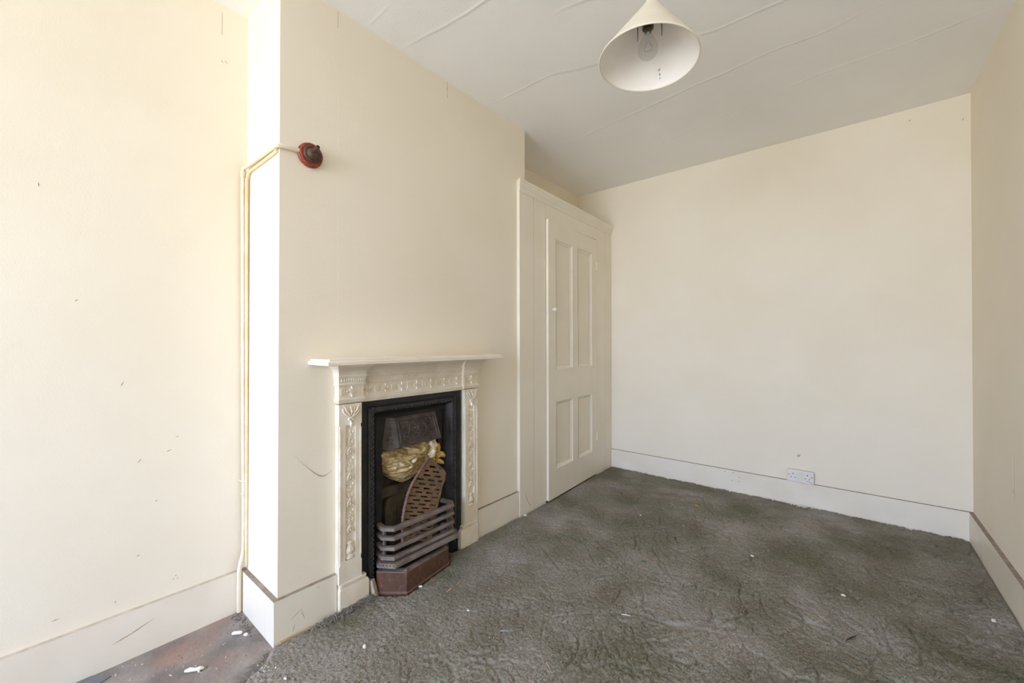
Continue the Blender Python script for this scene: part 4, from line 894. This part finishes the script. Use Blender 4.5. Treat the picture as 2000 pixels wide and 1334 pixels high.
for phi, hgt, L_ in ((.605, .0455, .006), (.635, .0465, .006), (.612, .0335, .006), (.63, .034, .004), (.605, .024, .003), (.622, .0245, .003)):
    # small printed mark on the lining
    d_ = bkv * math.cos(phi) + rtv * math.sin(phi); d_ = (d_ - LN * d_.dot(LN)).normalized(); p = LC + LN * hgt + d_ * (R - .0025 + (rt_ - R) * hgt / hh)
    q.tube([p, p + LN * L_ - d_ * L_ * (R - rt_) / hh], .0007, 5)
q.build('printed_mark', 'brown', lamp)

# ================================================================== SMALL DEBRIS
def chunk(name, x, y, z, sx, sy, sz, mk, label, cat, group=None, rot=0.0, seed=0, n=7):
    rs = random.Random(seed + int(abs(x) * 1000)); m = MB(); lo = []; hi = []
    for k in range(n):
        t = 2 * math.pi * k / n; r = rs.uniform(.75, 1.1); a_, c_ = sx * r * math.cos(t), sy * r * math.sin(t)
        X, Y = x + a_ * math.cos(rot) - c_ * math.sin(rot), y + a_ * math.sin(rot) + c_ * math.cos(rot)
        lo.append((X, Y, z)); hi.append((x + (X - x) * .72, y + (Y - y) * .72, z + sz * rs.uniform(.75, 1.1)))
    m.add(lo + hi, [tuple(range(n - 1, -1, -1)), tuple(range(n, 2 * n))] + [(k, (k + 1) % n, n + (k + 1) % n, n + k) for k in range(n)])
    return tag(m.build(name, mk, origin=(x, y, z), smooth=False), label, cat, group)
def stick(name, a_, c_, r, mk, label, cat, group=None):
    a_ = Vector(a_); c_ = Vector(c_); m = MB(); md_ = a_.lerp(c_, .5) + Vector((0, 0, r * .6))
    m.tube([a_, md_, c_], [r * .5, r, r * .4], 5); return tag(m.build(name, mk, origin=tuple(a_), smooth=False), label, cat, group)
CZ = 0.0175
stick('wood_splinter', (-1.419, 1.282, CZ), (-1.412, 1.236, CZ), .0032, 'splint', 'longer pale wood splinter lying on carpet before the fireplace', 'splinter')
stick('wood_splinter', (-1.419, 1.304, CZ), (-1.424, 1.333, CZ), .0026, 'splint', 'shorter pale wood splinter, right one of the pair before the fireplace', 'splinter')
stick('wood_splinter', (-1.531, 1.216, CZ), (-1.508, 1.256, CZ), .0034, 'brownwood', 'brown wood sliver lying beside the ash pan', 'splinter')
stick('wood_splinter', (-0.832, 1.19, CZ), (-0.80, 1.172, CZ), .0016, 'splint', 'thin straw coloured splinter on the carpet at the bottom centre', 'splinter')
stick('wood_splinter', (-0.735, 1.60, CZ), (-0.700, 1.615, CZ), .0022, 'plaster', 'thin white sliver on the grey carpet in the middle of the room', 'splinter')
stick('wood_splinter', (-0.012, 2.00, CZ), (0.02, 2.06, CZ), .0028, 'darkgap', 'dark twig lying on the carpet near the right wall', 'splinter')
chunk('plaster_chip', -1.541, 1.188, CZ - .002, .012, .006, .005, 'plaster', 'grey white chip touching the foot of the ash pan', 'chip', rot=.8)
chunk('foil_scrap', -0.822, 2.058, CZ - .001, .012, .010, .007, 'teal', 'teal foil scrap on the carpet in the middle of the room', 'scrap', rot=.4)
chunk('foil_scrap', -1.246, 1.21, CZ - .001, .008, .004, .005, 'tealw', 'tiny pale green foil scrap on the carpet before the fireplace', 'scrap', rot=.2)
chunk('orange_flake', -0.815, 2.995, CZ - .001, .015, .012, .004, 'orange', 'round orange brown flake on the carpet towards the back wall', 'flake')
chunk('grey_foil_strip', -1.042, 1.225, CZ - .002, .036, .008, .005, 'greyfoil', 'crumpled grey foil strip on the carpet at the lower centre', 'scrap', rot=.75, n=9)
chunk('white_pellet', -1.394, 0.818, CZ - .002, .0075, .007, .010, 'plaster', 'round white pellet on the carpet near the left plinth', 'pellet', n=9)
chunk('brown_crumb', -1.345, 0.865, CZ - .002, .006, .004, .005, 'brownwood', 'small brown crumb right of the white pellet', 'crumb')
for x, y, s_, lab in ((-0.398, 2.479, .009, 'small white chip on the carpet, leftmost of three in the right half'), (-0.022, 2.352, .009, 'small white chip on the carpet, middle of three in the right half'), (0.45, 2.524, .011, 'white plaster chip on the carpet against the right skirting'),
                      (-0.791, 2.617, .006, 'tiny white chip on the carpet behind the teal foil scrap'), (-1.058, 2.601, .006, 'tiny white chip on the carpet in front of the cupboard door'), (-1.553, 2.798, .006, 'tiny white chip lying close under the cupboard door'),
                      (-1.640, 2.115, .012, 'white cube shaped chip at the left foot of the cupboard')):
    chunk('plaster_chip', x, y, CZ - .002, s_, s_ * .7, s_ * .7, 'plaster', lab, 'chip', rot=x * 9)
chunk('plaster_chip', -1.471, 0.572, CZ - .001, .010, .008, .005, 'plaster', 'white triangular chip on the carpet at the bottom left', 'chip', n=3)
b = MB(); b.tube([(-0.985, 1.955, CZ), (-0.975, 1.97, CZ + .002), (-0.962, 1.972, CZ + .002), (-0.962, 1.963, CZ + .002), (-0.972, 1.958, CZ + .002), (-0.945, 1.94, CZ)], .0014, 5)
tag(b.build('rubber_loop', 'splint', origin=(-.97, 1.96, CZ)), 'small pale looped band on the carpet left of the teal foil scrap', 'band')
b = MB()
for k in range(26):
    x = -0.266 + random.gauss(0, .035); y = 3.455 - abs(random.gauss(0, .018)); an = random.uniform(0, 6.28); L_ = random.uniform(.004, .022)
    b.prism([(x, y, CZ), (x + L_ * math.cos(an), y + L_ * math.sin(an) * .5, CZ + .001), (x + .004 * math.sin(an), y + .003, CZ + .003)], (0, 0, .002))
o = b.build('plaster_crumbs', 'plaster', origin=(-.266, 3.45, CZ), smooth=False); tag(o, 'white plaster crumbs fallen on the carpet below the socket', 'crumbs'); o['kind'] = 'stuff'
b = MB()
for k in range(26):
    x = -1.560 + random.gauss(0, .020); y = 0.542 + random.gauss(0, .024); s_ = random.uniform(.0015, .0055); an = random.uniform(0, 6.28)
    b.prism([(x, y, .016), (x + s_ * math.cos(an), y + s_ * math.sin(an), .017), (x + s_ * math.cos(an + 1.3), y + s_ * math.sin(an + 1.3), .019)], (0, 0, .002))
o = b.build('plaster_flakes', 'plaster', origin=(-1.56, .54, .014), smooth=False); tag(o, 'white paint flakes scattered on the carpet corner by the bare floor', 'flakes'); o['kind'] = 'stuff'
# bare floor debris
b = MB(); b.tube([(-1.876, .532, .007), (-1.872, .537, .0075), (-1.857, .555, .0075), (-1.853, .560, .007)], [.004, .0068, .0068, .004], 10)
tag(b.build('wall_plug', 'plaster', origin=(-1.864, .546, 0)), 'pinkish white plug lying on the bare floor near the pipe', 'plug')
chunk('plaster_chip', -1.838, .568, .0005, .012, .009, .005, 'plaster', 'grey white chip beside the plug on the bare floor', 'chip', rot=.6)
b = MB(); b.tube([(-1.790, .366, .006), (-1.782, .378, .008), (-1.770, .392, .0065), (-1.762, .404, .008), (-1.757, .414, .006)], [.004, .0075, .0055, .0068, .003], 9)
b.tube([(-1.758, .398, .005), (-1.748, .398, .005)], .0035, 6)
tag(b.build('foam_chip', 'plaster', origin=(-1.77, .39, 0)), 'white peanut shaped foam chip on the bare floor', 'foam chip')
b = MB()
loop = [(-2.018, .060), (-2.018, .158), (-1.985, .196), (-1.966, .200), (-1.955, .176), (-1.958, .150), (-1.95, .10), (-1.96, .05)]
b.prism([(x, y, .001) for x, y in loop], (0, 0, .003)); tag(b.build('lino_scrap', 'bluegrey', origin=(-1.98, .12, .001), smooth=False), 'torn blue grey lino scrap lying against the left skirting', 'scrap')
b = MB()
for k in range(90):
    t = random.random()
    if t < .45: x, y = -2.0 + random.uniform(0, .15), .60 - random.uniform(0, .035)
    elif t < .7: x, y = -1.92 + random.gauss(0, .05), .585 + random.gauss(0, .012)
    else: x, y = -2.0 + random.random() * .3, .25 + random.random() * .3
    y = min(y, .604); x = max(x, -2.015); s_ = random.uniform(.002, .007) * (1 if t < .7 else .5); an = random.uniform(0, 6.28)
    b.prism([(x, y, .0005), (x + s_ * math.cos(an), min(y + s_ * math.sin(an), .605), .001), (x + s_ * .6 * math.cos(an + 1.4), min(y + s_ * .6 * math.sin(an + 1.4), .605), .003)], (0, 0, .003))
o = b.build('floor_dirt', 'dirt', origin=(-1.95, .55, 0), smooth=False); tag(o, 'dark dirt crumbs on the bare floor in the alcove corner', 'dirt'); o['kind'] = 'stuff'
b = MB()
for k in range(34):
    x = -1.9 + random.uniform(-.1, .22); y = .12 + (x + 2.0) * 1.05 + random.uniform(0, .22); s_ = random.uniform(.0015, .0045); an = random.uniform(0, 6.28)
    if y > .59 or x > -1.67: continue
    b.prism([(x, y, .0005), (x + s_ * math.cos(an), y + s_ * math.sin(an), .0005), (x + s_ * math.cos(an + 1.4), y + s_ * math.sin(an + 1.4), .0015)], (0, 0, .002))
o = b.build('floor_specks', 'plaster', origin=(-1.85, .35, 0), smooth=False); tag(o, 'tiny white plaster specks scattered over the bare floor', 'specks'); o['kind'] = 'stuff'

b = MB()
for k in range(70):
    x = random.uniform(-1.60, .45); y = random.uniform(.35, 3.35)
    if float(sdf(np.array([x]), np.array([y]), POLY)[0]) < .03: continue
    z = float(carpet_h(np.array([x]), np.array([y]))[0]) + .004; s_ = random.uniform(.0015, .0035); an = random.uniform(0, 6.28)
    b.prism([(x, y, z), (x + s_ * math.cos(an), y + s_ * math.sin(an), z), (x + s_ * math.cos(an + 1.3), y + s_ * math.sin(an + 1.3), z + .001)], (0, 0, .0015))
o = b.build('carpet_specks', 'plaster', origin=(-.6, 1.8, .01), smooth=False); tag(o, 'tiny pale specks scattered all over the carpet', 'specks'); o['kind'] = 'stuff'
b = MB().hexa([(-1.6700, .628, .004), (-1.658, .628, .004), (-1.650, .765, .004), (-1.662, .765, .004), (-1.6700, .628, .016), (-1.660, .628, .018), (-1.652, .765, .017), (-1.662, .765, .016)])
tag(b.build('carpet_gripper', 'oldplastic', origin=(-1.66, .63, 0), bevel=.001), 'thin brown wooden strip along the foot of the chimney skirting', 'strip')
